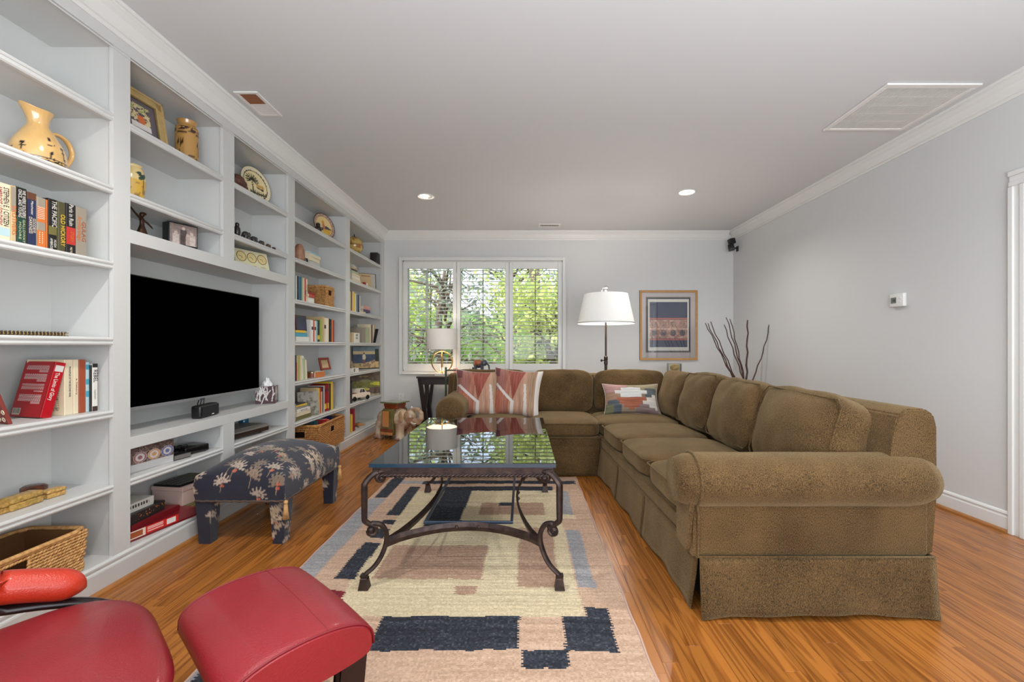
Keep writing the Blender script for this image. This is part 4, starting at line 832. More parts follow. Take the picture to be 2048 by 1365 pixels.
# D7
book((-1.93,yy(703.5,-1.93),DECK+.001),.05,.2,.18,'yellow','yellow book at the left end of the bottom shelf by the window','books on the bottom shelf by the window')
book((-1.93,yy(709.5,-1.93)-.01,DECK+.001),.045,.255,.2,'crimson','tall red book beside the yellow one, bottom shelf','books on the bottom shelf by the window',rot=(R(3),0,0))
figurine('starfish','flat orange dried starfish lying on the bottom shelf by the window',(-2.03,5.55,DECK+.001),(0,0,R(20)),[((0,0,.012),.03,1,1,.45)],mat('orange_shell',(206,146,84),.6,var=.4,vs=40,bump=.4,bs=120),'shell',tubes=[([(0,0,.014),(.06*math.cos(a),.1*math.sin(a),.012),(.1*math.cos(a),.17*math.sin(a),.009)],[.022,.014,.006]) for a in np.linspace(0,2*PI,5,endpoint=False)])
# ================================================================ television niche and the shelves around it
tv=thing('television','large black flat screen television mounted in the bookcase niche','television',(-2.0,2.83,.77))
bm=bbox(-.055,0,-.62,.62,0,.70,bev=.004); obj('housing',bm,blackm,tv)
obj('screen',bbox(0.0002,.002,-.614,.614,.018,.694),mat('screen_black',(1,1,1),.3,spec=0),tv)
obj('bottom_bezel',bbox(0.0002,.006,-.62,.62,-.001,.0175,bev=.002),mat('silver_bezel',(168,170,174),.35,metal=.6),tv,label='silver bottom strip')
obj('sensor',bbox(.0045,.008,-.02,.02,-.004,.008,bev=.002),mat('sensor_grey',(60,60,62),.3),tv)
bm=NB(); box(bm,-.19,-.055,-.25,.25,.1,.5); obj('wall_mount',bm,blackm,tv)
# speaker on counter
Zc=.6615
t=thing('centre_speaker','small black oblong speaker on the ledge under the television','speaker',(-1.955,yy(421,-1.955),Zc),(0,0,R(8)))
obj('cabinet',bbox(-.06,.0,-.105,.105,0,.078,bev=.014,seg=4),blackm,t,smooth='auto'); obj('grille',bbox(.0002,.003,-.095,.095,.008,.07,bev=.001),mat('speaker_cloth',(24,24,25),.95,bump=.4,bs=900),t); obj('badge',bbox(.003,.0042,.01,.034,.012,.017),cmat('white'),t)
bm=NB()
for k in range(3): tube(bm,[( -2.05,yy(405,-2.05)+k*.012,Zc+.16),(-2.06+.01*k,yy(398+3*k,-2.05),Zc+.07),(-2.05,yy(396+6*k,-2.05),Zc+.006),(-1.99,yy(402+5*k,-2.0),Zc+.006),(-1.975,2.78,Zc+.03)],.003,6)
o=obj('cable',bm,blackm,smooth=True); tag(o,'black cables looping down behind the small oblong speaker','cable')
# tissue box
t=thing('tissue_box','square tissue box with maroon and white branch print','tissue box',(-1.985,yy(534,-1.985),Zc),(0,0,R(20)))
def tis(u,v):
    c=base(u,(70,36,42)); P=np.stack([u,v],1); r=random.Random(3); seg=[]
    for k in range(9): x=r.random(); y=r.random()*.3; dx=r.uniform(-.25,.25); seg+=[((x,y),(x+dx,y+.5)),((x+dx,y+.5),(x+dx*.2,y+1)),((x+dx*.5,y+.3),(x+dx+.15,y+.55))]
    c=put(c,strokes(P,seg,.028),(206,202,196)); return c
s=.066; obj('carton',bbox(-s,s,-s,s,0,.13),cmat('crimson'),t)
for a in range(4): painted('print',2*s-.001,.129,40,40,tis,printm,t,loc=((s+.0006)*math.cos(a*PI/2),(s+.0006)*math.sin(a*PI/2),.065),rot=(R(90),0,R(90)+a*PI/2))
painted('print',2*s-.001,2*s-.001,40,40,tis,printm,t,loc=(0,0,.1306))
bm=NB(); bmesh.ops.create_icosphere(bm,subdivisions=4,radius=1)
for v in bm.verts:
    n=noise.noise(v.co*2.3)*.35; k=1-max(0,v.co.z)*.5; v.co=Vector((v.co.x*.035*k*(1+n),v.co.y*.045*k*(1+n),.13+max(0,v.co.z+.1)*.055*(1+n)))
obj('tissue',bm,mat('tissue_paper',(236,236,236),.9),t,smooth=True)
# A1: gold frame, vase ; A2 tree vase; A3 dancer, photo block
t=thing('framed_picture','gold wooden frame with small floral picture on the highest shelf','picture frame',(-1.995,yy(290,-1.995),2.1785),(0,R(-9),R(-4)))
w_,h_=.28,.27
gold=mat('gilt_wood',(186,158,104),.4,var=.2,vs=30)
bm=NB()
for (f0,f1,tt) in ((0,.045,.018),(.0,.012,.024),(.036,.045,.022)):
    W2=w_/2; box(bm,-.01,tt-.01,-W2+f0,-W2+f1,f0,h_-f0,bev=.002); box(bm,-.01,tt-.01,W2-f1,W2-f0,f0,h_-f0,bev=.002); box(bm,-.01,tt-.01,-W2+f0,W2-f0,f0,f1,bev=.002); box(bm,-.01,tt-.01,-W2+f0,W2-f0,h_-f1,h_-f0,bev=.002)
obj('frame',bm,gold,t); 
def flo(u,v):
    n=fbm(u*3,v*3,5,21); c=base(u,(96,88,96)); q=(np.abs(u-.5)<.3)&(np.abs(v-.5)<.36); c=put(c,q,(214,196,150)); c=put(c,q&(n>.55),(90,80,84)); c=put(c,q&(v<.3),(220,212,206)); c=put(c,np.hypot((u-.52)/.13,(v-.42)/.13)<1,(206,106,60)); c=put(c,q&(v>.62)&(n<.42),(150,160,90)); c=put(c,(u<.03)|(v>.97)|(u>.97)|(v<.03),(30,28,30)); return c
painted('picture',w_-.088,h_-.088,50,50,flo,printm,t,loc=(-.004,0,h_/2),rot=(R(90),0,R(90)))
def vase(label,loc,prof,fn,name='vase'):
    t=thing(name,label,'vase',loc); p=smoothprof(prof,60); bm=NB(); lathe(bm,[(0,.001)]+p+[(r-.004,z_) for r,z_ in p[::-1][:15]],64); o=obj('body',bm,glaze,t,smooth=True); jugpaint(o,fn); return t
def v1(co):
    a=np.arctan2(co[:,1],co[:,0]); z_=co[:,2]; c=base(z_,(178,134,72)); P=np.stack([a*.058,z_],1)
    seg=[]
    for x0 in (-.09,.01,.1):
        seg+=[((x0,.06),(x0+.004,.13))]+[((x0+.004,.13),(x0+.004+.022*math.cos(q),.13+.02*math.sin(q))) for q in np.linspace(-.5,3.6,7)]
    for zz_ in (.055,.185,.2): seg+=[((-.2+i*.02,zz_+.003*math.sin(i*1.3)),(-.18+i*.02,zz_+.003*math.sin(i*1.3+1.3))) for i in range(20)]
    c=put(c,strokes(P,seg,.0022),(48,32,24)); n=fbm(a*2+9,z_*30,2,4); c=put(c,(z_<.05)&(n>.55),(90,56,36)); c=put(c,(z_>.2)&(z_<.225)&(n>.5),(60,40,30)); return c
vase('ochre cylindrical vase with palm drawings on the highest shelf',(-2.02,yy(374,-2.02),2.1785),[(.045,0),(.056,.01),(.06,.06),(.06,.19),(.058,.225),(.046,.245),(.05,.262),(.053,.27)],v1)
def v2(co):
    a=np.arctan2(co[:,1],co[:,0])+.25; z_=co[:,2]; n=fbm(a*2+9,z_*30,2,4); c=base(z_,(222,196,136)); c=put(c,(z_<.11+.02*n)&(z_>.025),(210,166,60)); c=put(c,(z_<.11)&(z_>.03)&(n>.58),(150,110,50)); P=np.stack([a*.06,z_],1)
    c=put(c,strokes(P,[((.02,.06),(.022,.12))],.004),(84,50,34)); 
    for q in range(14): r=random.Random(q); x0=.022+r.uniform(-.035,.035); z0=.135+r.uniform(-.014,.02); c=put(c,np.hypot((P[:,0]-x0)/.012,(P[:,1]-z0)/.007)<1,(44,66,54))
    c=put(c,z_<.02,(170,170,170)); return c
vase('pale vase painted with a lone green tree over yellow grass',(-2.03,yy(262,-2.03),1.8405),[(.046,0),(.052,.01),(.060,.09),(.059,.14),(.050,.175),(.044,.185),(.047,.196)],v2)
bronze=mat('bronze',(70,46,34),.35,metal=.5)
t=thing('dancer_figurine','dark bronze dancer with outstretched arms above the television','figurine',(-2.0,yy(284,-2.0),1.6555),(0,0,0))
bm=NB(); lathe(bm,[(0,.0),(.042,.0),(.034,.02),(.022,.05),(.012,.08),(.011,.095),(.014,.11),(.008,.118),(.007,.125)],16,sx=.8); obj('dress',bm,bronze,t,smooth=True)
bm=NB(); ball(bm,(0,.0,.135),.012,1,1,1.1,12); ball(bm,(0,.008,.143),.012,1,1.5,.7,10); obj('head',bm,bronze,t,smooth=True)
bm=NB(); tube(bm,[(0,-.008,.112),(.0,-.04,.132),(0,-.078,.16),(0,-.09,.168)],[.006,.005,.004,.002],8); tube(bm,[(0,.008,.11),(.0,.035,.1),(0,.06,.086),(0,.07,.078)],[.006,.005,.004,.002],8); obj('arms',bm,bronze,t,smooth=True)
t=thing('photo_block','black block frame with a faded photograph of three people','picture frame',(-1.975,yy(367,-1.975),1.6555),(0,0,R(-24)))
obj('block',bbox(-.06,0,-.078,.078,0,.155,bev=.002),blackm,t)
def ph(u,v):
    n=fbm(u*3,v*3,4,2); c=base(u,(150,132,126)); 
    for x,w_,h2,col in ((.5,.13,.75,(84,72,68)),(.22,.12,.5,(206,190,180)),(.8,.14,.55,(196,180,172)),(.66,.08,.45,(180,160,150))): c=put(c,(np.abs(u-x)<w_)&(v<h2),col); c=put(c,np.hypot((u-x)/.07,(v-h2-.06)/.08)<1,(206,184,170))
    return np.clip(c+(n[:,None]-.5)*50,0,255)
painted('photo',.145,.115,50,40,ph,printm,t,loc=(.0008,0,.092),rot=(R(90),0,R(90)))
# B1 elephant bust + plate, B2 elephants, B3 clocks
figurine('elephant_carving','brown carved elephant head peeking from behind the upright, top shelf',(-1.99,yy(480,-1.99),2.1785),(0,0,0),[((0,-.03,.075),.05,.9,1.2,.9),((0,.03,.07),.034,.8,1,.95),((0,-.06,.03),.03,.9,.8,1)],mat('brown_carving',(96,58,42),.45,var=.3,vs=40),'figurine',tubes=[([(0,.045,.07),(.0,.075,.055),(0,.085,.03)],[.018,.012,.007]),([(0.015,-.08,.06),(.015,-.08,0.01)],[.018,.016]),([(0.015,-.02,.06),(.015,-.02,0.01)],[.018,.016]),([(-.015,-.02,.06),(-.015,-.02,0.01)],[.018,.016])])
def plateB(u,v,co):
    q=np.hypot(u,v); c=base(u,(228,210,160)); a=np.arctan2(v,u); c=put(c,np.abs(q-.97)<.02,(50,36,30)); c=put(c,np.abs(q-.78)<.02,(50,36,30)); c=put(c,q>.8,(226,214,180)); c=put(c,(q>.975),(60,44,34))
    P=np.stack([u,v],1); seg=[((-.2,-.5),(-.15,.2))]
    for k in np.linspace(-.6,3.7,11): seg.append(((-.15,.25),(-.15+.42*math.cos(k),.25+.32*math.sin(k))))
    for k in range(8): seg.append(((-.4+.14*k,-.55),(-.36+.14*k,-.35))); seg.append(((-.4+.14*k,-.5),(-.3+.14*k,-.45)))
    seg+= [((.1,-.1),(.5,-.2)),((.2,-.05),(.45,.05)),((.1,-.1),(.2,.1)),((.45,.05),(.5,-.2))]
    c=put(c,(q<.75)&strokes(P,seg,.035),(44,42,36)); c=put(c,(q<.6)&(u>.1)&(v<.1)&(v>-.1),(204,160,84)); return c
plate('decorative_plate','large cream plate painted with a black palm on the top shelf',(-2.03,3.47,2.1785),R(-14),.14,plateB)
eb=mat('ebony',(36,30,30),.22)
figurine('bird_figurine','tall glossy dark carved bird leading the row of elephants',(-1.95,yy(474,-1.95),1.8405),(0,0,0),[((0,0,.045),.022,1,1,2),((0,.002,.09),.014,1,1,1.1)],eb,'figurine',tubes=[([(0,.01,.09),(0,.026,.086)],[.006,.002])])
def ele(label,px,s,tone):
    m=mat('ebony_'+str(int(s*100)),tone,.25)
    t,o=figurine('elephant_figurine',label,(-1.945,yy(px,-1.945),1.8405),(0,0,0),[((0,0,.036*s),.022*s,.9,1.25,.95),((0,.028*s,.042*s),.015*s,1,1,1.05),((.011*s,.02*s,.04*s),.013*s,.4,1,1.1),((-.011*s,.02*s,.04*s),.013*s,.4,1,1.1)],m,'figurine','elephants in a row above the triple clock',
     tubes=[([(0,.038*s,.04*s),(0,.048*s,.028*s),(0,.05*s,.012*s)],[.007*s,.005*s,.004*s])]+[([(sx*.01*s,yv*s,.03*s),(sx*.01*s,yv*s,.001)],[.009*s,.008*s]) for sx in (-1,1) for yv in (-.015,.016)])
ele('largest dark elephant carving in the descending row',491,1.15,(46,44,44)); ele('second largest elephant carving in the descending row',507,.95,(50,46,46)); ele('middle sized elephant carving in the descending row',522,.8,(58,44,38)); ele('small brown elephant carving, fourth in the descending row',536,.72,(78,46,34)); ele('smallest brown elephant carving at the row end',547,.6,(66,38,30))
t=thing('triple_clock','cream panel clock with three round dials above the television','clock',(-1.955,yy(508,-1.955),1.6555),(0,R(-14),R(-20)))
cm_=mat('clock_cream',(214,208,170),.4); obj('panel',bbox(-.03,0,-.135,.135,0,.145,bev=.002),cm_,t)
for k in (-1,0,1):
    bm=NB(); tube(bm,[(.001,k*.083+.036*math.cos(a),.09+.036*math.sin(a)) for a in np.linspace(0,2*PI,28,endpoint=False)],.0022,6,closed=True); d_=obj('dial_rim',bm,mat('brass',(150,120,60),.3,metal=.8),t,smooth=True)
    bm=NB(); lathe(bm,[(0,.0012),(.035,.001)],28); obj('dial',bm,mat('dial_gold',(216,196,140),.4),t,loc=(0,k*.083,.09),rot=(0,R(90),0))
    bm=NB(); bar(bm,(.002,k*.083,.09),(.002,k*.083-.02,.092),.001,.002); bar(bm,(.002,k*.083,.09),(.002,k*.083+.004,.075),.001,.002); obj('hands',bm,blackm,t)
    text('caption',('LONDON','NEW YORK','TOKYO')[k+1] if False else ('P A R I S','B O S T O N','T O K Y O')[k+1],.009,blackm,t,(.0008,k*.083,.028),(R(90),0,R(90)))
# lower openings
zs=.4605
t=thing('storage_box','grey box with printed ornamental eggs on the lower shelf under the television','box',(-1.955,2.40,zs),(0,0,R(-6)))
obj('box',bbox(-.12,0,-.12,.13,0,.125,bev=.002),mat('box_grey',(196,194,192),.6),t)
def eggs(u,v):
    n=fbm(u*3,v*3,6,31); c=base(u,(120,96,88)); c=c+(n[:,None]-.5)*120; c=put(c,((n*12).astype(int)%3==0),(60,44,42))
    for x,col in ((.2,(150,104,104)),(.52,(196,150,104)),(.84,(96,110,160))):
        q=np.hypot((u-x)/.15,(v-.35)/.33); c=put(c,q<1,(206,196,190)); c=put(c,(q<.95)&(q>.7),col); c=put(c,q<.35,col)
    return np.clip(c,0,255)
painted('print',.248,.085,100,34,eggs,printm,t,loc=(.0008,.005,.082),rot=(R(90),0,R(90)))
t=thing('cable_box','flat black cable box at the far end of the lower shelf','electronics',(-1.945,2.72,zs),(0,0,R(-15))); obj('case',bbox(-.13,0,-.075,.075,.004,.045,bev=.006,seg=3),mat('glossy_black',(16,14,14),.2),t,smooth='auto')
bm=NB()
for sx in (-.11,-.02):
    for sy in (-.06,.06): lathe(bm,[(0,0),(.007,0),(.007,.004),(0,.004)],10,(sx,sy,0))
obj('foot',bm,blackm,t)
t=thing('network_router','small black router with grey front beside the printed egg box','electronics',(-1.93,2.585,zs),(0,0,R(-10))); obj('case',bbox(-.09,0,-.06,.05,.0,.03,bev=.004),blackm,t); obj('face',bbox(.0002,.002,-.055,.045,.005,.027),mat('grey_face',(110,106,102),.4),t)
t=thing('remote_stack','loose black adapters heaped behind the router','electronics',(-2.03,2.62,zs)); obj('adapter',bbox(-.05,.05,-.07,.0,0,.035,bev=.006),blackm,t); obj('adapter',bbox(-.04,.06,.01,.08,0,.03,bev=.006),mat('charcoal_plastic',(46,44,44),.5),t); bm=NB()
for k in range(5): tube(bm,[(.03*math.cos(a+k)-.0,.05*math.sin(a)+.02*k-.03,.045+.006*math.sin(3*a+k)) for a in np.linspace(0,2*PI,18,endpoint=False)],.0032,5,closed=True)
obj('coiled_cord',bm,blackm,t,smooth=True)
bm=NB(); tube(bm,[(XB+.006,2.66,.585),(-2.12,2.66,.57),(-2.08,2.63,.52),(-2.04,2.60,.515)],.004,6); tube(bm,[(XB+.006,2.64,.585),(-2.13,2.62,.575),(-2.09,2.55,.53),(-2.03,2.56,.50)],.003,6); tube(bm,[(XB+.004,2.65+.02*math.cos(a),.585+.02*math.sin(a)) for a in np.linspace(0,2*PI,12,endpoint=False)],.006,6,closed=True)
tag(obj('cable',bm,blackm,smooth=True),'black cords hanging from the grommet behind the cable box','cable')
# deck of first opening
zd=DECK+.001
gp='games and boxes on the bottom shelf under the television'
def gbox(label,loc,rz,lx,ly,h,m,top=None,front=None,name='game_box'):
    t=thing(name,label,'box',loc,(0,0,R(rz)),gp); obj('base',bbox(-lx,0,-ly/2,ly/2,0,h*.45),m,t); obj('lid',bbox(-lx-.001,.001,-ly/2-.001,ly/2+.001,h*.2,h,bev=.001),m,t)
    if front: painted('front_print',ly,h*.78,80,14,front,printm,t,loc=(.0016,0,h*.6),rot=(R(90),0,R(90)))
    if top: painted('top_print',lx,ly,40,60,top,printm,t,loc=(-lx/2,0,h+.0006))
    return t
def redf(u,v):
    c=base(u,(206,44,34)); c=put(c,u<.22,(226,206,190)); c=put(c,(u>.03)&(u<.19)&(v>.15)&(v<.85),(160,84,44)); c=put(c,(u>.7),(128,58,62)); c=put(c,(u>.25)&(u<.48)&(((v*8).astype(int)%2)==0)&(v>.2)&(v<.85),(236,190,180)); c=put(c,(u>.52)&(u<.66)&(v>.15)&(v<.85),(226,222,216)); return c
gbox('long red game box, lowest of the pile on the bottom shelf',(-1.905,2.42,zd),-10,.2,.38,.05,mat('game_red',(120,20,28),.4),front=redf)
gbox('dark red game box lying second in the pile',(-1.93,2.40,zd+.0505),-2,.2,.30,.03,mat('game_dark_red',(110,18,26),.4))
gbox('black game box with tiny orange marks in the pile',(-1.945,2.36,zd+.081),4,.2,.24,.05,mat('game_black',(34,32,32),.4),front=lambda u,v: put(base(u,(38,36,36)),(fbm(u*8,v*2,4,5)>.72),(200,120,60)))
gbox('slim pale box with dark lettering on top of the game pile',(-1.965,2.32,zd+.1315),0,.17,.2,.045,mat('game_pale',(206,204,194),.5),front=lambda u,v: put(base(u,(206,204,194)),(u>.1)&(u<.85)&(v>.3)&(v<.7)&(((u*60).astype(int)%5)<3),(60,54,50)))
b=book((-1.915,2.60,zd+.012),.022,.31,.22,'yellow','yellow paperback, lowest under the pink box',gp,rot=(R(-90),0,R(-4)))
b=book((-1.93,2.60,zd+.036),.024,.29,.22,'olive','black and tan lettered book under the pink box',gp,rot=(R(-90),0,R(2)),titles=(("The New Book",.016,'tan',0,.4,.5),))
t=thing('storage_box','pale pink lidded box on books at the bottom under the television','box',(-1.94,2.745,zd+.0485),(0,0,R(-8)),gp); pk=mat('pink_card',(206,176,164),.6)
obj('base',bbox(-.2,0,-.13,.14,0,.1,bev=.002),pk,t); obj('lid',bbox(-.204,.004,-.134,.144,.083,.108,bev=.003),pk,t)
t=thing('keyboard_book','dark dotted cloth pad lying on the pink box','mat',(-2.04,2.745,zd+.157),(0,0,R(-8)),gp)
painted('dotted_top',.17,.24,40,56,lambda u,v: put(put(base(u,(30,30,30)),(((u*18)%1-.5)**2+((v*24)%1-.5)**2)<.05,(190,190,180)),v>.62,(84,84,52)),printm,t,loc=(0,0,.0125)); obj('pad',bbox(-.087,.087,-.122,.122,0,.012,bev=.003),blackm,t)
t.name='dotted_pad'
# second opening
t=thing('dvd_player','silver disc player on the shelf under the television, right side','disc player',(-1.93,3.215,zs),(0,0,R(-8)))
sv=mat('silver_plastic',(160,156,148),.35,metal=.5); bm=NB(); prism(bm,[(-.24,.012),(-.24,.05),(-.22,.062),(-.03,.062),(.0,.052),(.0,.046),(-.03,.012)],'y',-.2,.2); obj('case',bm,sv,t); obj('front_panel',bbox(-.03,-.004,-.198,.198,.014,.044),mat('player_dark',(54,40,34),.3),t); obj('top_plate',bbox(-.22,-.03,-.17,.17,.0622,.066,bev=.002),mat('silver_top',(150,146,136),.3,metal=.6),t)
bm=NB()
for sx in (-.2,-.05):
    for sy in (-.16,.16): lathe(bm,[(0,0),(.014,0),(.014,.012),(0,.012)],12,(sx,sy,0))
obj('foot',bm,blackm,t)
t=thing('spray_bottle','blue cleaning bottle with white neck behind the disc player','bottle',(-2.13,3.47,zs)); bm=NB(); lathe(bm,[(0,0),(.03,0),(.034,.02),(.034,.075),(.03,.095),(.012,.108)],20); obj('body',bm,mat('blue_liquid',(28,100,132),.2),t,smooth=True); bm=NB(); lathe(bm,[(.013,.108),(.013,.13),(.009,.135),(0,.136)],14); obj('cap',bm,cmat('white'),t,smooth=True)
gbox('maroon box low on the shelf behind the footstool',(-1.94,3.10,zd),0,.2,.26,.06,mat('game_maroon',(96,26,40),.4))
# ================================================================ SECTIONAL SOFA
def wobj(name,bm,m,T,**k):
    bmesh.ops.translate(bm,vec=-Vector(T.location),verts=bm.verts[:]); return obj(name,bm,m,T,**k)
def fabric():
    m=bpy.data.materials.new('chenille'); m.use_nodes=True; n=m.node_tree.nodes; L=m.node_tree.links; p=n['Principled BSDF']
    tc=n.new('ShaderNodeTexCoord'); a=n.new('ShaderNodeTexNoise'); a.inputs['Scale'].default_value=5; a.inputs['Detail'].default_value=6; L.new(tc.outputs['Object'],a.inputs[0])
    w1=n.new('ShaderNodeTexNoise'); w1.inputs['Scale'].default_value=1; w1.inputs['Detail'].default_value=2
    mp=n.new('ShaderNodeMapping'); mp.inputs['Scale'].default_value=(420,420,170); L.new(tc.outputs['Object'],mp.inputs[0]); L.new(mp.outputs[0],w1.inputs[0])
    mx=n.new('ShaderNodeMath'); mx.operation='MULTIPLY_ADD'; mx.inputs[1].default_value=.85; L.new(w1.outputs[0],mx.inputs[0])
    m2=n.new('ShaderNodeMath'); m2.operation='MULTIPLY'; m2.inputs[1].default_value=.3; L.new(a.outputs[0],m2.inputs[0]); L.new(m2.outputs[0],mx.inputs[2])
    cr=n.new('ShaderNodeValToRGB'); L.new(mx.outputs[0],cr.inputs[0]); e=cr.color_ramp.elements; e[0].position=.43; e[0].color=lin((46,33,18))+(1,); e[1].position=.72; e[1].color=lin((114,89,57))+(1,)
    L.new(cr.outputs[0],p.inputs['Base Color']); p.inputs['Roughness'].default_value=.95; p.inputs['Specular IOR Level'].default_value=.15; p.inputs['Sheen Weight'].default_value=.35; p.inputs['Sheen Roughness'].default_value=.45; p.inputs['Sheen Tint'].default_value=lin((230,205,160))+(1,)
    vo=n.new('ShaderNodeTexVoronoi'); vo.inputs['Scale'].default_value=260; L.new(tc.outputs['Object'],vo.inputs[0])
    b=n.new('ShaderNodeBump'); b.inputs['Strength'].default_value=.5; b.inputs['Distance'].default_value=.004; L.new(vo.outputs[0],b.inputs['Height']); L.new(b.outputs[0],p.inputs['Normal']); return m
fb=fabric()
def shear(bm):
    for v in bm.verts:
        if v.co.y<3.85: v.co.x+=(3.85-v.co.y)*.036*min(1,max(0,(1.9-v.co.x)/.9)+.0)
    return bm
sofa=thing('sectional_sofa','golden brown chenille L-shaped sectional sofa with rolled arms and skirt','sofa',(1.1,3.6,0))
def cush(name,c,dim,rot=(0,0,0),p=6,bz=.0,bx=0,by=0,n=16,wr=.08,seed=0,sh=True,pipe=None):
    bm=soft(*dim,p=p,bz=bz,bx=bx,by=by,n=n,wr=wr,seed=seed)
    from mathutils import Euler
    bmesh.ops.transform(bm,matrix=Matrix.Translation(c)@Euler(rot).to_matrix().to_4x4(),verts=bm.verts[:])
    if sh: shear(bm)
    return wobj(name,bm,fb,sofa,smooth=True)
def welt(pts,par,closed=False,r=.004):
    bm=NB(); tube(bm,pts,r,6,closed=closed); shear(bm); bmesh.ops.translate(bm,vec=-Vector(sofa.location),verts=bm.verts[:]); o=obj('piping',bm,fb,sofa,smooth=True); o.parent=par; return o
def grid_panel(P,nu,nv,th=.006):
    """P(u,v)->point; returns bm of thin sheet"""
    bm=NB(); g=[[bm.verts.new(P(i/nu,j/nv)) for i in range(nu+1)] for j in range(nv+1)]
    for j in range(nv):
        for i in range(nu): bm.faces.new((g[j][i],g[j][i+1],g[j+1][i+1],g[j+1][i]))
    bmesh.ops.recalc_face_normals(bm,faces=bm.faces[:]); bmesh.ops.solidify(bm,geom=bm.faces[:],thickness=th); return bm
# --- right run
FX=.665  # front of the upholstered base at y=3.85
bm=bbox(FX,1.62,1.88,3.86,.235,.325,bev=.015); shear(bm); base_=wobj('base',bm,fb,sofa); wobj('base',bbox(FX,1.62,3.861,4.82,.235,.325),fb,sofa)
bm=bbox(-.74,FX,3.875,4.82,.235,.325,bev=.015); wobj('base',bm,fb,sofa)
bm=bbox(FX+.03,1.6,1.90,3.86,.03,.236); shear(bm); wobj('frame',bm,mat('sofa_lining',(40,30,20),.9),sofa); wobj('frame',bbox(-.7,1.6,3.91,4.8,.03,.236),mat('sofa_lining'),sofa)
def skirt(P0,P1,out,seed=0,rise=.0,ztop=.245,zb=.004):
    """hanging panel between floor points P0,P1 (x,y) flaring along out"""
    P0=Vector(P0);P1=Vector(P1);o=Vector(out)
    L_=(P1-P0).length
    def P(u,v):
        f=(1-v); q=P0.lerp(P1,u); w_=(.022+.007*math.sin(u*L_*9+seed)+.005*math.sin(u*L_*23+seed*2))*f**1.4
        z_=ztop*v+(zb+rise*math.sin(PI*u))*(1-v); return (q.x+o.x*w_,q.y+o.y*w_,z_)
    bm=grid_panel(P,max(10,int(L_*26)),8,.005); shear(bm); return wobj('skirt',bm,fb,sofa,smooth=True)
skirt((FX-.002+.0,1.90),(FX-.002,2.62),(-1,0),1,.012); skirt((FX-.002,2.632),(FX-.002,3.24),(-1,0),2,.012); skirt((FX-.002,3.252),(FX-.002,3.872),(-1,0),3,.012)
skirt((.715-.073,1.842),(1.648,1.842),(0,-1),4,.022); skirt((-.735,3.868),(.65,3.868),(0,-1),5,.006)
skirt((1.655,1.845),(1.655,4.8),(1,0),6,.01); skirt((-.748,3.88),(-.748,4.8),(-1,0),7,.01)
bm=grid_panel(lambda u,v:(FX+.015+.0*v,1.862+.04*u,.012+.23*v),3,3); shear(bm); wobj('skirt',bm,fb,sofa)
# welt bands round the base
for z_ in (.245,.318):
    welt([(FX-.004,1.88,z_),(FX-.004,2.8,z_),(FX-.004,3.86,z_)],base_); welt([(-.74,3.868,z_),(FX,3.868,z_)],base_)
# seat cushions: right run 3, corner, far run 2
YS=[2.025,2.632,3.238,3.845]
def seat(x0,x1,y0,y1,seed,front):
    c=((x0+x1)/2,(y0+y1)/2,.388); o=cush('seat_cushion',c,(x1-x0,y1-y0,.135),p=7,bz=.022,bx=.012,by=.004,wr=.05,seed=seed)
    z_=.437
    if front=='x':
        pts=[(x0+.5,y0+.006,z_),(x0+.03,y0+.006,z_),(x0-.004,y0+.04,z_),(x0-.012,(y0+y1)/2,z_+.004),(x0-.004,y1-.04,z_),(x0+.03,y1-.006,z_),(x0+.5,y1-.006,z_)]
    else: pts=[(x0+.006,y0+.5,z_),(x0+.006,y0+.03,z_),(x0+.04,y0-.004,z_),((x0+x1)/2,y0-.012,z_+.004),(x1-.04,y0-.004,z_),(x1-.006,y0+.03,z_),(x1-.006,y0+.5,z_)]
    welt(pts,o)
for k in range(3): seat(FX+.0,1.34,YS[k]+.003,YS[k+1]-.003,k+1,'x')
seat(.672,1.36,3.852,4.55,5,'x'); seat(.055,.665,3.87,4.52,6,'y'); seat(-.50,.049,3.87,4.52,7,'y')
# back frames
def backblock(pts,axis,a,b,nm='back_frame'):
    bm=NB(); prism(bm,pts,axis,a,b); bmesh.ops.bevel(bm,geom=bm.edges[:],offset=.008,segments=2,affect='EDGES'); shear(bm); return wobj(nm,bm,fb,sofa,smooth='auto')
backblock([(1.42,.25),(1.655,.25),(1.668,.5),(1.674,.77),(1.66,.82),(1.62,.845),(1.54,.845),(1.50,.82),(1.475,.74),(1.44,.5)],'y',1.855,4.82)
backblock([(4.58,.25),(4.815,.25),(4.828,.5),(4.834,.76),(4.82,.80),(4.78,.82),(4.70,.82),(4.66,.80),(4.635,.72),(4.60,.5)],'x',-.76,1.42)
# back cushions, right run (leaning)
for k in range(3):
    y0,y1=YS[k]+.004,YS[k+1]-.004
    if k==0: y0-=.05
    o=cush('back_cushion',(1.395+.012*k,(y0+y1)/2,.655+(.006*k)),(.225,y1-y0,.43),rot=(R(1.5*(1-k)),R(16),0),p=5,bx=.045,by=.008,bz=.012,wr=.14,seed=20+k)
    from mathutils import Euler
    E=Matrix.Translation((1.395+.012*k,(y0+y1)/2,.655+.006*k))@Euler((R(1.5*(1-k)),R(16),0)).to_matrix().to_4x4(); hw=(y1-y0)/2-.018; hh=.197
    for sx in (-.088,.088):
        lp=[E@Vector((sx,a,b)) for a,b in ((-hw+.03,-hh),(hw-.03,-hh),(hw,-hh+.03),(hw,hh-.03),(hw-.03,hh),(-hw+.03,hh),(-hw,hh-.03),(-hw,-hh+.03))]; welt(lp,o,closed=True,r=.0045)
cush('back_cushion',(1.43,4.13,.655),(.21,.55,.41),rot=(0,R(14),R(6)),p=5,bx=.04,wr=.12,seed=30)
